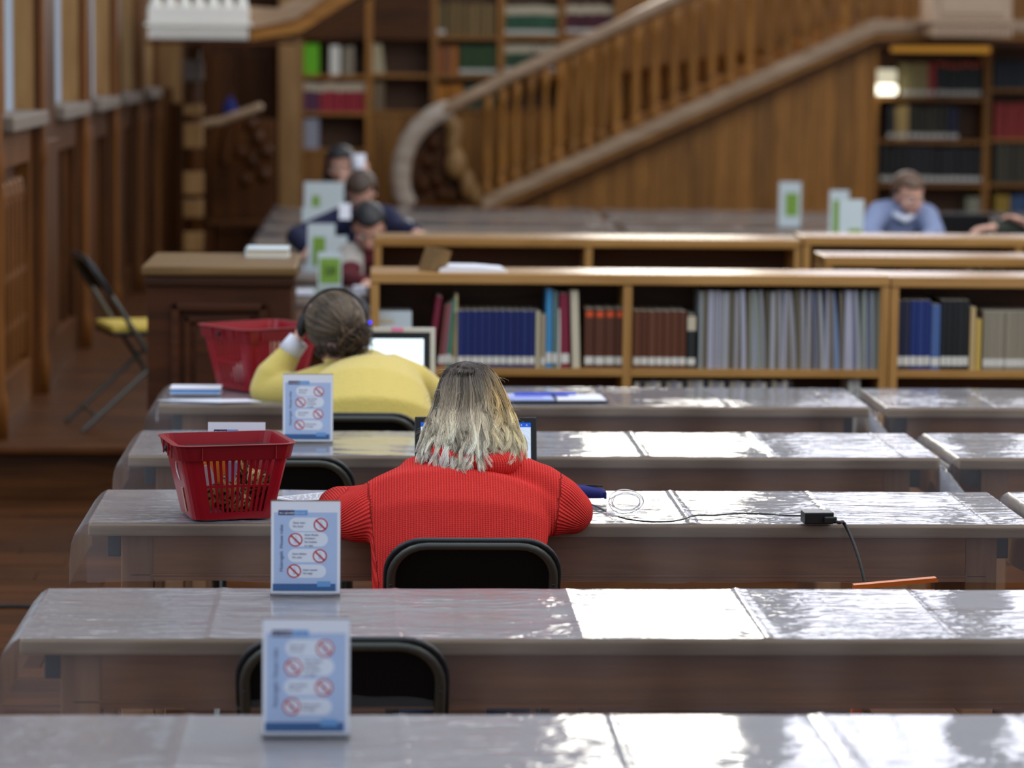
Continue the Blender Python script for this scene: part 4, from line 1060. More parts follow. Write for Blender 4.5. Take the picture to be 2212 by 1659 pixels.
# ------------------------------------------------------------ laptops
def laptop(cx, Y, w, d, tilt, shell, disp, label, rz=0, top=None, bez=.012, tabs=False):
    t = thing('laptop', label, 'laptop', (cx, Y, TZ+.009), rotz=rz)
    obj('keyboard_base', MB().box(-w/2, w/2, -d, 0, 0, .014, .005), shell, t)
    obj('keys', MB().box(-w/2+.02, w/2-.02, -d*.55, -.02, .0142, .0155), 'black_plastic', t)
    c, s = math.cos(tilt), math.sin(tilt)
    def fr(o): o.location = (0, 0, .012); o.rotation_euler = (-tilt, 0, 0); return o
    hh = d*.98
    fr(obj('lid', MB().box(-w/2, w/2, 0, .007, 0, hh, .006), shell, t))
    fr(obj('bezel', MB().box(-w/2+bez, w/2-bez, -.001, .0, bez, hh-bez), 'black_plastic', t))
    b = bez+(.014 if top is None else top)
    fr(obj('display', MB().box(-w/2+b, w/2-b, -.002, -.001, b, hh-b), disp, t))
    return t, fr, hh, b
x0 = g(896, 960, 7.8).x; x1 = g(1160, 960, 7.8).x
lt, fr, hh, b = laptop((x0+x1)/2, 7.77, x1-x0, .2, .32, 'black_plastic', 'screen_soft', 'black laptop in front of the person in red, blue bar on screen', bez=.004, top=.012)
w = x1-x0
fr(obj('menu_bar', MB().box(-w/2+b, w/2-b, -.003, -.002, hh-b-.012, hh-b), 'screen_blue', lt))
pz = MB()
for k in range(4): pz.box(w/2-b-.012-k*.014, w/2-b-.009-k*.014, -.004, -.003, hh-b-.008, hh-b-.005)
fr(obj('window_buttons', pz, 'sign_text_white', lt))
x1 = g(940, 760, 10.1).x; w = .295
lt2, fr, hh, b = laptop(x1-w/2, 10.08, w, .215, .12, 'laptop_beige', 'screen_white', 'beige laptop with bright white screen before person in yellow', bez=.017, top=.022)
fr(obj('sticky_note', MB().box(.0, .04, -.0015, 0, hh-.014, hh-.001), 'pink_note', lt2))
# laptop of the man in the shirt (seen from behind) and a sleeve of the neighbour
x0 = g(2023, 480, 17.15).x; x1 = g(2133, 480, 17.15).x
laptop((x0+x1)/2, 17.1, x1-x0, .235, .12, 'black_plastic', 'black_plastic', 'closed-faced black laptop right of man in shirt', rz=PI)

# ------------------------------------------------------------ small things on the tables
# power adapter
pa = h(1768, 1133, TZ+.008)
ad = thing('power_adapter', 'black laptop power adapter lying on the glossy table', 'adapter', (pa.x, pa.y+.03, TZ+.0085), rotz=.06)
hwA = (h(1800, 1133, TZ).x-h(1737, 1133, TZ).x)/2
obj('case', MB().box(-hwA, hwA, -.032, .024, 0, .029, .003), 'black_plastic', ad)
obj('plug', MB().box(hwA-.026, hwA+.004, -.05, -.032, .004, .02, .003), 'dark_rubber', ad)
def cable(pts, r, mat, label, cat='cable', name='cable', n=8):
    # smooth the polyline
    P = [Vector(p) for p in pts]
    for _ in range(3):
        Q = [P[0]]
        for a, b_ in zip(P[:-1], P[1:]): Q += [a*.75+b_*.25, a*.25+b_*.75]
        Q.append(P[-1]); P = Q
    o = obj(name, MB().tube(P, r, n, round_ends=True), mat, smooth=True); return tag(o, label, cat)
zc_ = TZ+.0105
ends = [h(x, y, zc_) for x, y in ((1275, 1088), (1300, 1100), (1330, 1116), (1380, 1126), (1440, 1128), (1478, 1122), (1500, 1112), (1540, 1114), (1600, 1108), (1650, 1110), (1700, 1114), (1738, 1114))]
cable(ends, .0021, 'cord_black', 'thin dark cable running across table to the power adapter')
pl0 = h(1800, 1125, TZ+.016); pe = g(1882, 1275, 7.0)
cable([pl0, h(1815, 1130, TZ+.02), (pl0.x+.03, 7.34, TZ+.012), (pl0.x+.047, 7.24, TZ-.04), (pl0.x+.063, 7.16, TZ-.13), (pl0.x+.072, 7.1, .45), (pl0.x+.05, 7.05, .05), (pl0.x+.02, 7.0, .006)], .0042, 'dark_rubber', 'thick black cable hanging from adapter over the table edge', name='power_cable')
cf = cable([h(-60, 1312, .006), h(40, 1308, .006), h(120, 1314, .006), h(240, 1318, .006), h(420, 1316, .006)], .007, 'dark_rubber', 'black cable lying on floorboards left of the tables', name='floor_cable')
# earphones
ec = h(1352, 1112, TZ+.012)
ep = thing('earphones', 'tangled white earphones on table beside person in red', 'earphones', ec)
r_ = random.Random(4)
for q in range(4):
    P = []
    A = r_.uniform(.034, .044); B = r_.uniform(.02, .032); ph = r_.random()*6; tl = r_.uniform(.2, 1.2)
    for k in range(28):
        t_ = 2*PI*k/28; v = Vector((A*math.cos(t_), .012*math.sin(2*t_+ph), B*math.sin(t_)))
        P.append(Vector((v.x+r_.uniform(-.001, .001), v.y, v.z*math.cos(tl*.3)+.033)))
    obj('wire', MB().tube(P, .0014, 6, closed=True), 'wire_white', ep, smooth=True)
obj('wire', MB().tube([(-.03, 0, .004), (-.045, -.01, .003), (-.05, -.03, .003), (-.02, -.035, .003), (.02, -.03, .003), (.03, -.01, .01)], .0011, 6), 'wire_white', ep, smooth=True)
for x, y in ((-.046, -.014), (-.036, -.022)): obj('earbud', MB().ell((x, y, .005), .008, .006, .006, 10).tube([(x, y, .004), (x+.012, y-.012, .001)], .0025, 8), 'white_plastic', ep, smooth=True)
# pencil case
pc_ = h(1290, 1085, TZ+.008)
pcs = thing('pencil_case', 'navy blue zipped pencil case by right elbow of person in red', 'pencil case', (pc_.x-.03, pc_.y+.05, TZ+.009), rotz=-.35)
obj('pouch', MB().tube([(-.07, 0, .017), (-.03, 0, .019), (.0, 0, .019), (.045, 0, .017)], [.022, .026, .026, .018], 12, ry=[.016, .018, .018, .014], ref=(0, 1, 0), round_ends=True), 'navy_cloth', pcs, smooth=True)
obj('zip', MB().box(-.07, .05, -.002, .002, .034, .038, .001), 'dark_rubber', pcs); obj('zip_pull', MB().box(.055, .063, -.012, -.006, .004, .022, .002), 'navy_cloth', pcs)
# newspaper by the left hand
pn = h(664, 1076, TZ+.009)
npz = thing('newspaper', 'folded printed sheet poking out left of person in red', 'paper', (pn.x, pn.y, TZ+.009), rotz=.6)
obj('sheet', MB().box(-.075, .09, -.05, .045, 0, .002).box(-.07, .088, -.046, .04, .002, .004), 'white_paper', npz)
tx = MB(); r_ = random.Random(2)
for k in range(7):
    x = -.06
    while x < .07:
        w = r_.uniform(.006, .02); tx.box(x, x+w, -.04+k*.011, -.036+k*.011, .0041, .0043); x += w+.004
obj('print', tx, 'ink', npz)
# fifth table, left: book and papers
q = h(422, 852, TZ+.008)
bb = thing('book', 'closed pale blue edged book on left end of fifth table', 'book', (q.x, q.y+.05, TZ+.009))
obj('cover', MB().box(-.085, .085, -.06, .06, 0, .003, .001).box(-.085, .085, -.06, .06, .017, .02, .001), 'white_paper', bb); obj('pages', MB().box(-.08, .08, -.056, .056, .003, .017), 'sign_sky', bb)
q = h(452, 865, TZ+.012)
ppr = obj('paper_sheets', MB().add([(-.17, .02, 0), (.03, -.035, 0), (.17, -.01, 0), (.12, .05, .001), (-.04, .03, .001), (-.17, .02, .002), (.03, -.035, .002), (.17, -.01, .002), (.12, .05, .003), (-.04, .03, .003)],
    [(0, 1, 2, 3, 4), (9, 8, 7, 6, 5), (0, 5, 6, 1), (1, 6, 7, 2), (2, 7, 8, 3), (3, 8, 9, 4), (4, 9, 5, 0)]), 'white_paper', loc=(q.x, q.y, TZ+.009)); tag(ppr, 'loose white sheets lying near the edge of fifth table', 'paper')
# ring binder right of the blonde hair
q = h(1200, 868, TZ+.009)
rb = thing('notebook', 'open notebook with blue marked pages on fifth table', 'notebook', (q.x-.01, q.y+.05, TZ+.009), rotz=.05)
obj('back_cover', MB().box(-.17, .18, -.07, .1, 0, .003, .001), 'dark_cloth', rb)
obj('page_block', MB().box(-.17, .005, -.065, .095, .003, .011, .003), 'pale_blue_print', rb); obj('page_block', MB().box(.01, .175, -.065, .095, .003, .009, .003), 'white_paper', rb)
obj('highlighting', MB().box(-.12, .06, .03, .06, .0112, .0118).box(-.15, -.03, -.03, -.01, .0112, .0118), 'blue_print', rb)
obj('ring_spine', MB().tube([(.007, -.06, .01), (.007, .09, .01)], .006, 8), 'grey_metal', rb, smooth=True)
pen = obj('pen', MB().tube([(-.11, 0, .006), (.09, .012, .006)], .0045, 8, round_ends=True), 'blue_print', loc=(q.x-.02, q.y+.065, TZ+.022), smooth=True); tag(pen, 'blue pen lying across the open notebook', 'pen')
# pale object behind the second basket
q = h(613, 780, TZ)
bx = obj('card_box', MB().box(-.045, .045, -.02, .02, 0, g(613, 711, 10.28).z-TZ-.009, .004), 'pink_note'); bx.data.materials[0] = MATS['pale_oak']; bx.location = (g(613, 760, 10.28).x, 10.28, TZ+.009); tag(bx, 'pale upright box behind second red basket', 'box')
# things on the far tables
def slab(px, Y, w, d, hh, mat, label, cat, z=TZ+.008, name='paper'):
    o = obj(name, MB().box(-w/2, w/2, -d/2, d/2, 0, hh, .001), mat, loc=(g(px, 450, Y).x, Y, z)); return tag(o, label, cat)
slab(778, 14.2, .06, .10, .035, 'white_paper', 'white paper stack before woman in maroon', 'paper')
slab(660, 14.12, .08, .1, .02, 'white_paper', 'small white sheets at left of short table', 'paper')
slab(858, 18.5, .14, .22, .05, 'white_paper', 'white paper pile right of man in navy', 'paper', name='paper_stack')
ob_ = thing('open_book', 'purplish open book propped up right of man in navy', 'book', (g(860, 430, 18.6).x, 18.62, TZ+.06))
obj('cover', MB().box(-.10, .10, 0, .005, 0, .07), 'grey_coat', ob_); ob_.rotation_euler = (-.9, .1, .2); obj('pages', MB().box(-.09, .09, -.01, 0, .004, .066), 'white_paper', ob_)
slab(1275, 16.95, .07, .05, .05, 'white_plastic', 'small white cup shaped box on second far row', 'box', name='small_box')
slab(1320, 15.6, .05, .05, .055, 'white_plastic', 'small white box on first far row', 'box', name='small_box')
slab(1740, 17.0, .09, .06, .03, 'white_paper', 'white paper on far table before the lone green card', 'paper')
# ------------------------------------------------------------ people
def hand(mb, wrist, d, nrm, curl=.5, s=1.0, thumb_side=1, spread=1.0):
    """palm and five fingers; d towards the fingertips, nrm out of the back of the hand"""
    d = Vector(d).normalized(); nrm = Vector(nrm); nrm = (nrm-d*nrm.dot(d)).normalized(); sd = d.cross(nrm)*thumb_side
    w = Vector(wrist)
    mb.tube([w-d*.02*s, w+d*.03*s, w+d*.085*s], [.026*s, .036*s, .040*s], 10, ry=[.018*s, .015*s, .012*s], ref=sd, round_ends=True)
    for i, (off, ln, rr) in enumerate(((.030, .070, .0085), (.010, .080, .009), (-.010, .074, .0086), (-.030, .058, .0078))):
        p = w+d*(.083-abs(off)*.15)*s+sd*off*s*spread; q = p-d*.03*s; dd = d+sd*off*2.0*(spread-.6); dd.normalize(); pts = [q, p]
        a = 0
        for k, f in enumerate((.45, .3, .25)):
            a += curl*(.5 if k == 0 else .75); v = dd*math.cos(a)-nrm*math.sin(a); p = p+v*ln*f*s; pts.append(p)
        mb.tube(pts, [rr*s, rr*1.05*s, rr*s, rr*.92*s, rr*.8*s], 8, round_ends=True)
    p = w+d*.02*s+sd*.022*s; v = (d*.75+sd*.75-nrm*.25).normalized()
    mb.tube([p, p+v*.035*s, p+(v+d*.25-nrm*.15*curl).normalized()*.062*s, p+(v*.7+d*.6-nrm*.3*curl).normalized()*.085*s], [.014*s, .0115*s, .010*s, .0085*s], 8, round_ends=True)
def headframe(fwd, up):
    f = Vector(fwd).normalized(); u = Vector(up); u = (u-f*u.dot(f)).normalized(); r = f.cross(u)
    return Matrix((r, f, u)).transposed(), r, f, u
def add_head(mb, c, M, r, f, u):
    mb.ell(c-f*.008+u*.020, .074, .094, .086, 20, M); mb.ell(c+f*.030-u*.035, .057, .062, .070, 16, M); mb.ell(c+f*.060-u*.092, .028, .024, .020, 12, M)
    mb.tube([c+f*.086+u*.012, c+f*.100-u*.015, c+f*.106-u*.034], [.006, .009, .013], 8, ref=r, round_ends=True)
    mb.ell(c+f*.078+u*.020, .044, .014, .009, 12, M)
    for s in (-1, 1): mb.ell(c+r*s*.050+f*.055-u*.030, .018, .022, .018, 10, M); mb.ell(c+r*s*.075-f*.004-u*.018, .009, .018, .030, 10, M)
    mb.ell(c+f*.088-u*.063, .024, .010, .011, 10, M)
def hair_cap(c, M, f, u, r, mat, thick=.014, front=.30, low=-.02, name='hair'):
    """scalp hair: shell over the skull, open at the face"""
    b = MB(); n = 26; m = 16; V = []; F = []; keep = []
    cc = c-f*.008+u*.022
    for j in range(m+1):
        th = PI*j/m*.78
        for i in range(n):
            ph = 2*PI*i/n; v = Vector((math.sin(th)*math.cos(ph), math.sin(th)*math.sin(ph), math.cos(th)))
            w = 1+.05*math.sin(7*ph+3*j)+.03*math.sin(13*ph)
            V.append(cc+M @ Vector((v.x*(.074+thick*w), v.y*(.094+thick*w), v.z*(.086+thick*w)))); keep.append(v)
    for j in range(m):
        for i in range(n):
            q = [j*n+i, j*n+(i+1) % n, (j+1)*n+(i+1) % n, (j+1)*n+i]; mid = (keep[q[0]]+keep[q[2]])/2
            if mid.y > front and mid.z < .45: continue
            if mid.y > 0 and mid.z < low: continue
            F.append(tuple(q))
    return b.add(V, F)
def person(label, hip, chest, neck, head, fwd, up, arms, cloth, hair, hairkind='short', rx=(.16, .155, .17), ry=(.11, .105, .10), voxel=.007, legs=1, trousers='denim', hands=None, tone=None, face=True, footz=0, shrink=-.006, slim=1.0, loosen=.018, curls=(.5, .5)):
    hip, chest, neck, head = Vector(hip), Vector(chest), Vector(neck), Vector(head)
    root = thing('person', label, 'person', (hip.x, hip.y, 0)); O = Vector((hip.x, hip.y, 0))
    T = lambda v: Vector(v)-O
    M, r, f, u = headframe(fwd, up); c = T(head)
    facing = 1 if legs > 0 else -1
    body = MB(); top = MB()
    mid = (hip+chest)/2
    spine = [T(hip), T(mid), T(chest), T(neck)-Vector((0, 0, .03))]
    for mb, inf in ((body, shrink), (top, loosen)):
        mb.tube(spine, [rx[0]+inf, rx[1]+inf, rx[2]+inf, .07+inf], 20, ry=[ry[0]+inf, ry[1]+inf, ry[2]+inf, .06+inf], ref=(1, 0, 0), round_ends=True)
        shl, shr = T(arms[0][0]), T(arms[1][0])
        mb.tube([shl, (shl+shr)/2+(T(neck)-(shl+shr)/2)*.35, shr], [.055+inf, .07+inf, .055+inf], 12, round_ends=True)
        for (s, e, w) in arms:
            s, e, w = T(s), T(e), T(w)
            mb.tube([s, s.lerp(e, .5), e], [.052+inf, .047+inf, .041+inf], 12, round_ends=True)
            we = w if mb is body else e.lerp(w, .90)
            mb.tube([e, e.lerp(we, .4), we], [.041+inf, .040+inf, .030+inf*.8], 12, round_ends=True)
        if mb is body: mb.tube([T(neck)-Vector((0, 0, .04)), T(neck), c-f*.015-u*.05], [.055, .05, .052], 12, round_ends=True)
        else: mb.tube([T(neck)-Vector((0, 0, .05)), T(neck)+(c-T(neck))*.12], [.085, .068], 14)
    add_head(body, c, M, r, f, u)
    for k, ((s, e, w), hd) in enumerate(zip(arms, hands or [None, None])):
        if hd is None:
            dd = (T(w)-T(e)).normalized(); dd = Vector((dd.x, dd.y, min(dd.z, 0))); hd = (dd, (0, 0, 1))
        hand(body, T(w)+Vector(hd[0]).normalized()*.015, hd[0], hd[1], curls[k], .95, thumb_side=(-1 if k == 0 else 1)*facing)
    tr = MB(); ft = MB()
    for s in (-1, 1):
        h0 = Vector((s*.09, 0, hip.z)); kn = Vector((s*.12, .42*legs, .52+footz)); an = Vector((s*.12, .38*legs, .09+footz))
        body.tube([h0, kn, an], [.075, .055, .036], 12, round_ends=True)
        tr.tube([h0, h0.lerp(kn, .5), kn], [.095, .085, .068], 12, round_ends=True); tr.tube([kn, kn.lerp(an, .5), an], [.068, .062, .055], 12, round_ends=True)
        ft.tube([an+Vector((0, -.05*legs, -.05)), an+Vector((0, .06*legs, -.05)), an+Vector((0, .15*legs, -.055))], [.036, .04, .034], 10, ry=[.034, .03, .024], ref=(1, 0, 0), round_ends=True)
    tr.tube([Vector((-.09, 0, hip.z)), Vector((.09, 0, hip.z))], [.11, .11], 12, round_ends=True)
    obj('body', remesh(body, voxel, 3, 'skin', 'body'), parent=root)
    topm = remesh(top, voxel*1.2, 8, cloth, 'sweater')
    ob = obj('sweater', topm, parent=root)
    obj('trousers', remesh(tr, .014, 3, trousers, 'trousers'), parent=root); obj('shoes', ft, 'dark_cloth', root, smooth=True)
    if face:
        for s in (-1, 1):
            e = obj('eye', MB().ell(c+r*s*.030+f*.0775-u*.003, .0125, .0125, .0095, 12, M), 'eye_white', root, smooth=True)
            obj('iris', MB().ell(c+r*s*.030+f*.087-u*.004, .0058, .004, .0058, 10, M), 'iris', e, smooth=True)
        obj('lips', MB().ell(c+f*.094-u*.062, .021, .007, .0065, 12, M), 'lips', root, smooth=True)
        for s in (-1, 1): obj('eyebrow', MB().tube([c+r*s*.014+f*.092+u*.022, c+r*s*.046+f*.078+u*.023], [.003, .0022], 6, round_ends=True), hair, root, smooth=True)
    if hairkind:
        cap = hair_cap(c, M, f, u, r, hair, front=.30 if hairkind != 'long' else .42, low=-.05)
        me = cap.mesh('hair', hair, True); o = obj('hair', me, parent=root); m = o.modifiers.new('t', 'SOLIDIFY'); m.thickness = .012; m.offset = -1
        if hairkind == 'long':
            lb = MB()
            for s in (-1, 1):
                for q in range(5):
                    a = c+r*s*(.078-.004*q)+f*(.03-.028*q)+u*.06; b = c+r*s*(.088-.004*q)+f*(.02-.028*q)-u*.05; d = b+Vector((0, 0, -.14))
                    lb.tube([a, b, b.lerp(d, .5), d], [.012, .017, .018, .008], 8, round_ends=True)
            obj('long_hair', lb, hair, root, smooth=True)
        if hairkind == 'bunback': obj('bun', MB().ell(c-f*.105-u*.01, .035, .03, .035, 12, M), hair, root, smooth=True)
    return root, O, c, M, r, f, u, ob

# --- person in red
def G(px, py, Y): return g(px, py, Y)
YH = 7.44
red_arms = [(G(842, 1045, 7.30), G(762, 1118, 7.285), G(722, 1092, 7.52)), (G(1166, 1040, 7.31), G(1226, 1102, 7.31), G(1120, 1095, 7.58))]
red_armsb = [(G(862, 1075, 7.31), G(762, 1122, 7.29), G(722, 1092, 7.52)), (G(1146, 1068, 7.31), G(1226, 1106, 7.31), G(1120, 1095, 7.58))]
hipR = Vector((.245, 7.24, .56)); nk = G(1022, 968, 7.40); hd_c = G(1016, 892, 7.50)
# red arms: sweater built with its own fuller shape
root, O, c, M, r_, f_, u_, _sw = person('person in chunky red knit sweater with blonde hair, seen from behind', hipR, G(1000, 1075, 7.30), nk, hd_c, (0, .92, -.38), (0, .38, .92), red_armsb, 'red_knit', 'hair_brown', None,
    hands=[((.25, .95, -.1), (0, .1, 1)), ((-.55, .8, -.1), (0, .1, 1))], voxel=.006, face=True, curls=(.35, .35), shrink=-.024)
bpy.data.objects.remove(_sw)
T = lambda v: Vector(v)-O
sw = MB()
def S(px, py, Y): return T(G(px, py, Y))
sc = 1/885
sw.tube([S(992, 1330, 7.17), S(990, 1262, 7.18), S(990, 1200, 7.20), S(992, 1130, 7.24), S(995, 1075, 7.29), S(1000, 1045, 7.33), S(1005, 1030, 7.345)],
        [v*sc for v in (186, 186, 188, 196, 196, 160, 100)], 28, ry=[.125, .125, .125, .125, .11, .07, .05], ref=(1, 0, 0), round_ends=True)
# shoulders and upper arms
sw.tube([S(1000, 1050, 7.345), S(905, 1048, 7.34), S(835, 1082, 7.31), S(785, 1112, 7.29), S(752, 1120, 7.30)], [v*sc for v in (60, 58, 58, 56, 50)], 18, round_ends=True)
sw.tube([S(758, 1118, 7.30), S(738, 1108, 7.38), S(722, 1090, 7.50), S(722, 1088, 7.54)], [v*sc for v in (52, 50, 38, 34)], 16, round_ends=True)
sw.tube([S(1000, 1045, 7.345), S(1105, 1040, 7.34), S(1165, 1060, 7.32), S(1210, 1088, 7.31), S(1232, 1105, 7.315)], [v*sc for v in (60, 60, 60, 58, 52)], 18, round_ends=True)
sw.tube([S(1232, 1105, 7.315), S(1205, 1105, 7.40), S(1130, 1098, 7.53), S(1115, 1096, 7.56)], [v*sc for v in (50, 46, 36, 34)], 16, round_ends=True)
sw.tube([S(800, 1088, 7.31), S(760, 1090, 7.36), S(730, 1086, 7.46)], [v*sc for v in (44, 42, 38)], 14, round_ends=True)
# loose knit hanging under the upper arms and soft folds at the shoulders
sw.tube([S(835, 1110, 7.27), S(800, 1125, 7.27), S(770, 1132, 7.275)], [v*sc for v in (58, 52, 42)], 14, round_ends=True)
sw.tube([S(1145, 1100, 7.28), S(1190, 1110, 7.29), S(1218, 1112, 7.295)], [v*sc for v in (62, 54, 44)], 14, round_ends=True)
sw.tube([S(950, 1005, 7.38), S(890, 1012, 7.36)], [34*sc, 26*sc], 12, round_ends=True); sw.tube([S(1090, 1005, 7.38), S(1150, 1018, 7.36)], [36*sc, 26*sc], 12, round_ends=True)
me = remesh(sw, .0052, 26, 'red_knit', 'sweater')
def set_ribs(me, cx, segs, xl, xr, thr_r=.062):
    n = len(me.vertices); co = np.empty(n*3); me.vertices.foreach_get('co', co); co = co.reshape(-1, 3)
    rib = np.zeros((n, 3)); rib[:, 0] = (co[:, 0]-cx)*1; rib[:, 1] = co[:, 2]+co[:, 1]*.6
    arm = (co[:, 0]-cx < xl+(.9-co[:, 2])*.12) | (co[:, 0]-cx > xr-(.9-co[:, 2])*.12)
    best = np.full(n, 1e9); U = np.zeros(n); Vv = np.zeros(n); base = 0
    for a, b in segs:
        a = np.array(a); b = np.array(b); d = b-a; L_ = np.linalg.norm(d); d = d/L_
        t = np.clip((co-a)@d, 0, L_); q = co-(a+np.outer(t, d)); dist = np.linalg.norm(q, axis=1)
        up = np.array([0, -.6, .8]); up = up-d*(up@d); up /= np.linalg.norm(up); sd = np.cross(d, up)
        ang = np.arctan2(q@sd, q@up)
        m = dist < best; best[m] = dist[m]; U[m] = ang[m]*thr_r; Vv[m] = t[m]+base
    rib[arm, 0] = U[arm]; rib[arm, 1] = Vv[arm]
    at = me.attributes.new('rib', 'FLOAT_VECTOR', 'POINT'); at.data.foreach_set('vector', rib.ravel())
segs = [(S(835, 1072, 7.31), S(752, 1120, 7.30)), (S(752, 1120, 7.30), S(722, 1088, 7.54)), (S(1165, 1056, 7.32), S(1232, 1105, 7.315)), (S(1232, 1105, 7.315), S(1115, 1096, 7.56))]
set_ribs(me, S(1000, 1100, 7.2).x, segs, -.235, .245)
obj('sweater', me, parent=root)
# cowl collar: two soft rolls of knit around the neck
cl = MB(); ce = T(nk)
def ring(cx, cy, cz, a, b, tx, ty, r, n=28):
    return [(cx+a*math.cos(2*PI*k/n), cy+b*math.sin(2*PI*k/n), cz+tx*math.cos(2*PI*k/n)+ty*math.sin(2*PI*k/n)) for k in range(n)]
q = S(1030, 985, 7.345)
cl.tube(ring(q.x, q.y, q.z, .092, .080, -.006, .012, .03), .030, 12, closed=True); q2 = S(1026, 966, 7.385)
cl.tube(ring(q2.x, q2.y, q2.z, .076, .066, -.014, .004, .03), .026, 12, closed=True)
me = remesh(cl, .005, 5, 'red_knit', 'collar')
n = len(me.vertices); co = np.empty(n*3); me.vertices.foreach_get('co', co); co = co.reshape(-1, 3)
rb_ = np.zeros((n, 3)); rb_[:, 0] = np.arctan2(co[:, 1]-q.y, co[:, 0]-q.x)*.1; rb_[:, 1] = co[:, 2]
at = me.attributes.new('rib', 'FLOAT_VECTOR', 'POINT'); at.data.foreach_set('vector', rb_.ravel())
obj('collar', me, parent=root)
# fuzz on the silhouette of the sweater
# blonde hair
prof = [(784, 1008, 1018), (787, 990, 1040), (793, 974, 1056), (803, 962, 1066), (820, 953, 1078), (850, 944, 1092), (880, 936, 1102), (910, 926, 1113), (940, 914, 1124), (965, 904, 1129), (985, 898, 1128), (1000, 896, 1126)]
PY = [p[0] for p in prof]
def pint(py, k): return float(np.interp(py, PY, [p[k] for p in prof]))
def YC(py): return float(np.interp(py, (785, 880, 940, 990), (7.48, 7.465, 7.40, 7.345)))
def hairpt(py, phi, lay):
    l, rr_ = pint(py, 1), pint(py, 2); cxp = (l+rr_)/2; hw = (rr_-l)/2
    a = g(cxp, py, YH); hwm = hw/878*lay
    return Vector((a.x+hwm*math.cos(phi), YC(py)-(hwm*1.0)*math.sin(phi), a.z))-O
def hcol(px, t, br, rv):
    A = [np.array(lin(x)[:3]) for x in ((72, 64, 62), (164, 150, 128), (228, 216, 192), (248, 238, 218))]
    B = [np.array(lin(x)[:3]) for x in ((118, 94, 60), (200, 172, 120), (230, 208, 160), (246, 234, 204))]
    def mix(S_):
        x = max(0, min(2.999, (t+rv)*3)); i = int(x); f = x-i; return S_[i]*(1-f)+S_[i+1]*f
    w = max(0, min(1, (px-1045)/35)); cc = mix(A)*(1-w)+mix(B)*w; cc = cc*br; return (min(cc[0], .95), min(cc[1], .95), min(cc[2], .95), 1)
def tone_mesh(name, V, F, C, mat='hair_strands'):
    me = bpy.data.meshes.new(name); me.from_pydata(V, [], F); me.materials.append(MATS[mat]); me.polygons.foreach_set('use_smooth', [True]*len(me.polygons))
    at = me.color_attributes.new('tone', 'FLOAT_COLOR', 'POINT'); at.data.foreach_set('color', np.array(C, dtype=float).ravel()); return me
V = []; F = []; C = []; n = 36; lv = [784, 787, 793, 803, 820, 850, 880, 905, 925, 945]
for j, py in enumerate(lv):
    for k in range(n):
        ph = 2*PI*k/n; v = hairpt(py, ph, .90); V.append(v); t = (py-784)/205; C.append(hcol(1015+100*math.cos(ph), t*.9, .7, 0))
for j in range(len(lv)-1):
    for k in range(n): F.append((j*n+k, j*n+(k+1) % n, (j+1)*n+(k+1) % n, (j+1)*n+k))
F.append(tuple(range(n-1, -1, -1)))
hair = obj('hair', tone_mesh('hair', V, F, C), parent=root)
rg = random.Random(12); V = []; F = []; C = []
def add_strand(pts, rad, cols):
    o = len(V); m = len(pts)
    for i, p in enumerate(pts):
        d = (pts[min(i+1, m-1)]-pts[max(i-1, 0)]).normalized(); a = d.orthogonal().normalized(); b = d.cross(a); rr = rad*(1-.75*(i/(m-1))**3)
        for k in range(3): tt = 2*PI*k/3; V.append(p+a*math.cos(tt)*rr+b*math.sin(tt)*rr); C.append(cols[i])
    for i in range(m-1):
        for k in range(3): F.append((o+i*3+k, o+i*3+(k+1) % 3, o+(i+1)*3+(k+1) % 3, o+(i+1)*3+k))
def yend(px):
    return float(np.interp(px, (895, 930, 1000, 1030, 1050, 1080, 1100, 1130), (968, 984, 994, 984, 956, 952, 972, 978)))
for cl_ in range(190):
    phc = rg.uniform(-.5, PI+.5); layc = rg.uniform(.90, 1.03); fr1 = rg.uniform(1.6, 3.2); p1 = rg.random()*6.3; p2 = rg.random()*6.3
    bright = rg.choice((.4, .7, .9, 1.05, 1.2, 1.4)); rvc = rg.uniform(-.14, .12); amp = rg.uniform(.7, 2.0); curl = rg.uniform(-1.7, 1.7)
    pxc = 1018+105*math.cos(phc); ye_c = yend(pxc)+rg.uniform(-14, 10)
    if math.sin(phc) < 0: ye_c = min(ye_c, 972)
    for q in range(25):
        dph = rg.gauss(0, .055); dl = rg.gauss(0, .012); y0 = 784+abs(rg.gauss(0, 5)); ye = ye_c+rg.uniform(-9, 5); m = 20; pts = []; cols = []
        br = bright*rg.uniform(.85, 1.15); fz = rg.gauss(0, 1)
        for i in range(m):
            t = i/(m-1); py = y0+(ye-y0)*(t**.92); tight = 1-.82*max(0, t-.35)/.65
            ph = phc+dph*(tight if t > .3 else 1); ang = 2*PI*fr1*t+p1
            p = hairpt(py, ph, layc+dl)
            tx = Vector((-math.sin(ph), -math.cos(ph), 0)); rad = Vector((math.cos(ph), -math.sin(ph), 0))
            p = p+tx*(amp*(.0006+.0085*t*t)*math.sin(ang)+curl*.016*max(0, t-.72)/.28*max(0, t-.72)/.28*1.0)+rad*(amp*(.0004+.006*t*t)*math.sin(ang*.8+p2)+.002*t)
            p = p+tx*fz*.0016*t*t
            pts.append(p); cols.append(hcol((p.x+O.x)*880+800, t, br, rvc))
        add_strand(pts, .00058, cols)
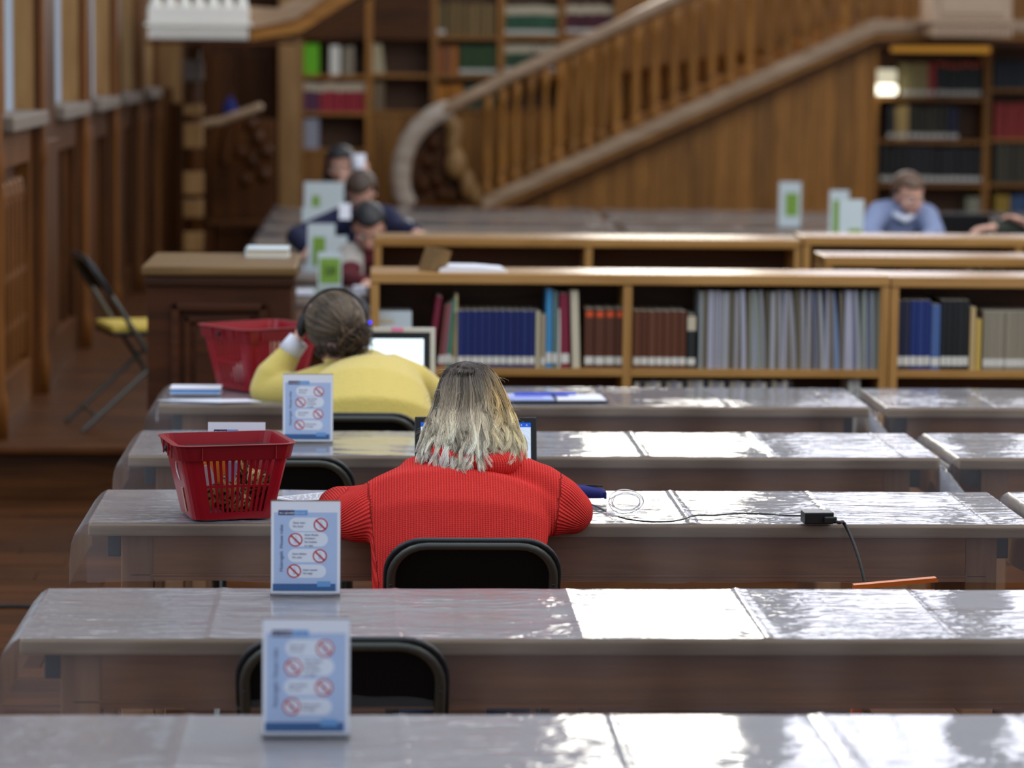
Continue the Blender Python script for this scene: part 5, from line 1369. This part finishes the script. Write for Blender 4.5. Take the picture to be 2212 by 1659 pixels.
# stray flyaway hairs
for q in range(46):
    ph = rg.choice((rg.uniform(-.2, .5), rg.uniform(PI-.5, PI+.2), rg.uniform(0, PI))); y0 = rg.uniform(800, 960); m = 10; pts = []; p = hairpt(y0, ph, 1.0)
    d = Vector((math.cos(ph), -math.sin(ph)*.5, rg.uniform(-.6, .5))).normalized()
    for i in range(m):
        t = i/(m-1); pts.append(p+d*t*rg.uniform(.03, .034)+Vector((0, 0, -.018*t*t))+Vector((rg.gauss(0, .0008), 0, rg.gauss(0, .0008))))
    add_strand(pts, .0003, [hcol(1015+100*math.cos(ph), .8, .8, 0)]*m)
obj('hair_strands', tone_mesh('hair_strands', V, F, C), parent=root, kind='stuff')

# --- person in yellow
ya = [(G(690, 838, 9.82), G(580, 838, 9.93), G(640, 742, 10.0)), (G(880, 815, 9.82), G(955, 858, 9.90), G(925, 862, 10.1))]
hy = Vector((G(790, 1000, 9.68).x, 9.68, .56)); hc = G(722, 706, 9.93)
root, O, c, M, r_, f_, u_, _sw = person('person in yellow sweater with bun and headphones, head propped on hand', hy, G(790, 850, 9.80), G(752, 795, 9.86), hc, (-.05, .9, -.42), (.12, .42, .9), ya, 'yellow_knit', 'hair_light_brown', None,
    rx=(.17, .18, .16), voxel=.0065, shrink=-.02, hands=[((.35, -.05, .95), (-.9, -.3, .3)), ((-.5, .85, 0), (0, 0, 1))], curls=(.35, .4))
bpy.data.objects.remove(_sw); T = lambda v: Vector(v)-O; s2_ = 1/672
sw = MB()
sw.tube([S(790, 960, 9.62), S(790, 900, 9.64), S(790, 860, 9.72), S(795, 825, 9.80), S(785, 805, 9.84)], [v*s2_ for v in (148, 148, 142, 115, 70)], 24, ry=[.13, .13, .125, .11, .08], ref=(1, 0, 0), round_ends=True)
sw.tube([S(780, 820, 9.85), S(700, 828, 9.84), S(640, 845, 9.88), S(588, 845, 9.93)], [v*s2_ for v in (46, 44, 42, 40)], 16, round_ends=True)
sw.tube([S(575, 842, 9.94), S(590, 815, 9.95), S(612, 782, 9.98), S(628, 760, 10.0)], [v*s2_ for v in (38, 42, 32, 26)], 16, round_ends=True)
sw.tube([S(780, 812, 9.85), S(850, 802, 9.84), S(895, 822, 9.84), S(950, 862, 9.9)], [v*s2_ for v in (42, 40, 40, 36)], 16, round_ends=True)
sw.tube([S(950, 862, 9.90), S(935, 865, 10.05)], [v*s2_ for v in (34, 26)], 14, round_ends=True)
sw.tube([S(735, 802, 9.87), S(765, 792, 9.88)], [v*s2_ for v in (28, 26)], 12, round_ends=True)
sw.tube([S(745, 806, 9.87), S(738, 778, 9.885)], [.066, .058], 14, round_ends=True)
obj('sweater', remesh(sw, .007, 12, 'yellow_knit', 'sweater'), parent=root)
obj('cuff', MB().tube([S(624, 762, 9.99), S(646, 734, 9.99)], [.040, .036], 14), 'white_cuff', root, smooth=True)
# skull hair swept into a low bun
bun = S(768, 728, 9.80); V = []; F = []; C = []; n = 32
cc = c-f_*.012+u_*.012; ax = (.098, .110, .100)
for j in range(17):
    th = PI*j/16
    for k in range(n):
        ph = 2*PI*k/n; v = Vector((math.sin(th)*math.cos(ph), math.sin(th)*math.sin(ph), math.cos(th)))
        v2 = Vector((v.x*ax[0], min(v.y, .55)*ax[1], v.z*ax[2]))*.97; V.append(cc+M @ v2); C.append(lin((84, 70, 58)))
for j in range(16):
    for k in range(n): F.append((j*n+k, j*n+(k+1) % n, (j+1)*n+(k+1) % n, (j+1)*n+k))
obj('hair', tone_mesh('hair', V, F, C), parent=root)
V = []; F = []; C = []; bd_ = (M.inverted() @ (bun-cc)); bd_ = Vector((bd_.x/ax[0], bd_.y/ax[1], bd_.z/ax[2])).normalized()
for q in range(1500):
    th = math.acos(rg.uniform(-.45, 1)); ph = rg.uniform(0, 2*PI); s_ = Vector((math.sin(th)*math.cos(ph), math.sin(th)*math.sin(ph), math.cos(th)))
    if s_.y > .5: continue
    if s_.angle(bd_) < .25: continue
    hb = (int(ph*7)+int(th*9)) % 4; base = [(112, 104, 96), (92, 76, 60), (140, 122, 98), (74, 58, 44)][hb]; br = rg.uniform(.75, 1.25)
    pts = []; m = 12; lay = 1+rg.uniform(-.01, .035); wv = rg.gauss(0, .015)
    for i in range(m):
        t = i/(m-1); v = s_.slerp(bd_, t); v = v+s_.cross(bd_)*wv*math.sin(PI*t)*2
        v.normalize(); pts.append(cc+M @ Vector((v.x*ax[0]*lay, v.y*ax[1]*lay, v.z*ax[2]*lay)))
    add_strand(pts, .0011, [tuple(x*br for x in lin(base)[:3])+(1,)]*m)
for q in range(420):   # curls of the bun
    R_ = rg.uniform(.018, .054); a = Vector((rg.gauss(0, 1), rg.gauss(0, 1), rg.gauss(0, 1))).normalized(); b = a.orthogonal().normalized(); d = a.cross(b)
    o_ = bun+Vector((rg.gauss(0, .010), rg.gauss(0, .008), rg.gauss(-.006, .013))); st_ = rg.random()*6.3; ln = rg.uniform(2, 5); br = rg.uniform(.5, 1.2)
    pts = [o_+b*R_*math.cos(st_+ln*i/11)+d*R_*.8*math.sin(st_+ln*i/11) for i in range(12)]
    add_strand(pts, .0014, [tuple(x*br for x in lin(rg.choice(((92, 68, 46), (58, 40, 28), (130, 104, 78), (44, 32, 26))))[:3])+(1,)]*12)
for q in range(320):
    p = S(rg.uniform(678, 748), rg.uniform(738, 764), 9.815); pts = [p+Vector((.002*i+rg.gauss(0, .0006), -.002*i, -.0032*i+.00015*i*i)) for i in range(10)]; add_strand(pts, .0011, [lin(rg.choice(((70, 54, 42), (96, 78, 60), (52, 40, 32))))]*10)
obj('hair_strands', tone_mesh('hair_strands', V, F, C), parent=root, kind='stuff')
hp = thing('headphones', 'black over-ear headphones with blue light on head of person in yellow', 'headphones', O)
arcp = []
for k in range(17):
    a = PI*k/16; arcp.append(cc+M @ Vector((-math.cos(a)*.110, .02-.03*math.sin(a), math.sin(a)*.124-.01)))
obj('headband', MB().tube(arcp, .010, 8, ry=.005, ref=f_), 'dark_rubber', hp, smooth=True)
for s in (-1, 1):
    p = cc+M @ Vector((s*.106, .02, -.02)); e = obj('ear_cup', MB().ell(p, .018, .036, .042, 14, M), 'dark_rubber', hp, smooth=True)
p = cc+M @ Vector((.116, -.012, .012)); obj('indicator_light', MB().ell(p, .0055, .0055, .0055, 8), 'led_blue', hp, smooth=True)

# --- people at the far tables, facing the camera
def farp(label, hx, hy_, Yp, fwd, up, shs, els, wrs, cloth, hair, kind, hands=None, neckpx=None, chest=None, elY=None, wrY=None, **kw):
    hc = G(hx, hy_, Yp); nk = neckpx and G(neckpx[0], neckpx[1], Yp+.06) or Vector((hc.x, Yp+.07, hc.z-.16))
    hip = Vector((nk.x, Yp+.22, .56)); ch = Vector((nk.x, Yp+.13, (nk.z+.56)/2+.06))
    arms = [(G(*shs[i], Yp+.07), G(*els[i], Yp-.02 if elY is None else elY), G(*wrs[i], Yp-.2 if wrY is None else wrY)) for i in range(2)]
    out = person(label, hip, ch, nk, hc, fwd, up, arms, cloth, hair, kind, legs=-1, hands=hands, voxel=.008, **kw)
    c = copy_tree(ch0); c.location = (hip.x, hip.y+.22, 0); c.rotation_euler = (0, 0, PI); return out, c
(o1, cx_) = farp('woman with long dark hair and black coat resting chin on hand', 735, 358, 19.0, (-.05, -.95, -.2), (0, -.2, .95), [(712, 415), (775, 415)], [(700, 455), (775, 452)], [(742, 418), (780, 400)], 'dark_cloth', 'hair_black', 'long', elY=18.72, wrY=18.85,
    hands=[((.1, 0, 1), (0, -1, .1)), ((.1, 0, 1), (0, -1, 0))], neckpx=(738, 405))
tag(cx_, 'black folding chair under the woman with long dark hair', 'chair')
pp = obj('paper_cup', MB().lathe([(.028, 0), (.045, .17), (.042, .17), (.026, .004)], n=16), 'sign_white', smooth=True); pp.location = G(774, 392, 18.78); tag(pp, 'pale blue tapered cup held up beside far woman face', 'cup')
(o2, cx_) = farp('man with short dark hair in navy sweater bent over table', 780, 414, 16.25, (-.12, -.72, -.68), (-.1, -.68, .72), [(728, 478), (838, 472)], [(640, 512), (862, 496)], [(668, 540), (898, 503)], 'navy_wool', 'hair_brown', 'short', elY=16.12, wrY=15.85, neckpx=(782, 452))
tag(cx_, 'black folding chair under the man in navy sweater', 'chair')
pp = obj('paper', MB().box(-.03, .03, -.002, .002, 0, .085), 'sign_white'); pp.location = (G(745, 470, 15.9).x, 15.9, TZ+.05); pp.location.z = G(745, 474, 15.9).z; pp.rotation_euler = (-.2, 0, 0); tag(pp, 'pale blue sheet held below face of man in navy', 'paper')
(o3, cx_) = farp('woman with tied black hair in maroon sweater under open grey coat', 796, 488, 14.9, (.02, -.78, -.62), (0, -.62, .78), [(762, 562), (850, 560)], [(748, 612), (880, 600)], [(790, 612), (850, 610)], 'maroon_wool', 'hair_black', 'bunback', elY=14.72, wrY=14.5, neckpx=(800, 540))
tag(cx_, 'black folding chair under the woman in maroon', 'chair')
root3, O3 = o3[0], o3[1]
ct = MB()
def S3(px, py, Y): return G(px, py, Y)-O3
ct.tube([S3(758, 556, 14.93), S3(748, 600, 14.85), S3(752, 650, 14.8)], [.075, .085, .08], 12, ry=.085, ref=(1, 0, 0), round_ends=True); ct.tube([S3(775, 548, 14.96), S3(770, 600, 14.82), S3(782, 640, 14.77)], [.02, .03, .03], 10, ry=.05, ref=(1, 0, 0), round_ends=True)
ct.tube([S3(862, 556, 14.95), S3(870, 620, 14.9)], [.085, .085], 12, round_ends=True)
obj('coat', remesh(ct, .009, 5, 'grey_coat', 'coat'), parent=root3)
(o4, cx_) = farp('man with short brown hair in light blue shirt reading', 1962, 418, 16.3, (.42, -.82, -.38), (.1, -.38, .9), [(1898, 462), (2000, 468)], [(1868, 512), (2020, 508)], [(1930, 530), (1990, 530)], 'blue_shirt', 'hair_light_brown', 'short', elY=16.15, wrY=15.9, neckpx=(1948, 455))
tag(cx_, 'black folding chair under the man in light blue shirt', 'chair')
obj('collar', MB().tube([G(1928, 462, 16.3)-o4[1]+Vector((0, -.02, 0)), G(1952, 474, 16.3)-o4[1]+Vector((0, -.06, 0)), G(1972, 464, 16.3)-o4[1]+Vector((0, -.03, 0))], [.016, .018, .016], 8, ry=.008, ref=(0, 0, 1)), 'sign_pill', o4[0], smooth=True)
(o5, cx_) = farp('person in dark sleeves at right edge, only forearm and hand showing', 2330, 400, 16.3, (-.5, -.8, -.3), (0, -.3, .95), [(2270, 460), (2380, 460)], [(2215, 488), (2330, 500)], [(2152, 490), (2222, 484)], 'green_cloth', 'hair_black', 'short', elY=16.1, wrY=15.98, neckpx=(2320, 440),
    hands=[((-1, -.2, -.1), (0, 0, 1)), ((-.9, 0, .35), (0, .3, 1))])
tag(cx_, 'black folding chair at the right edge under person in dark sleeves', 'chair')
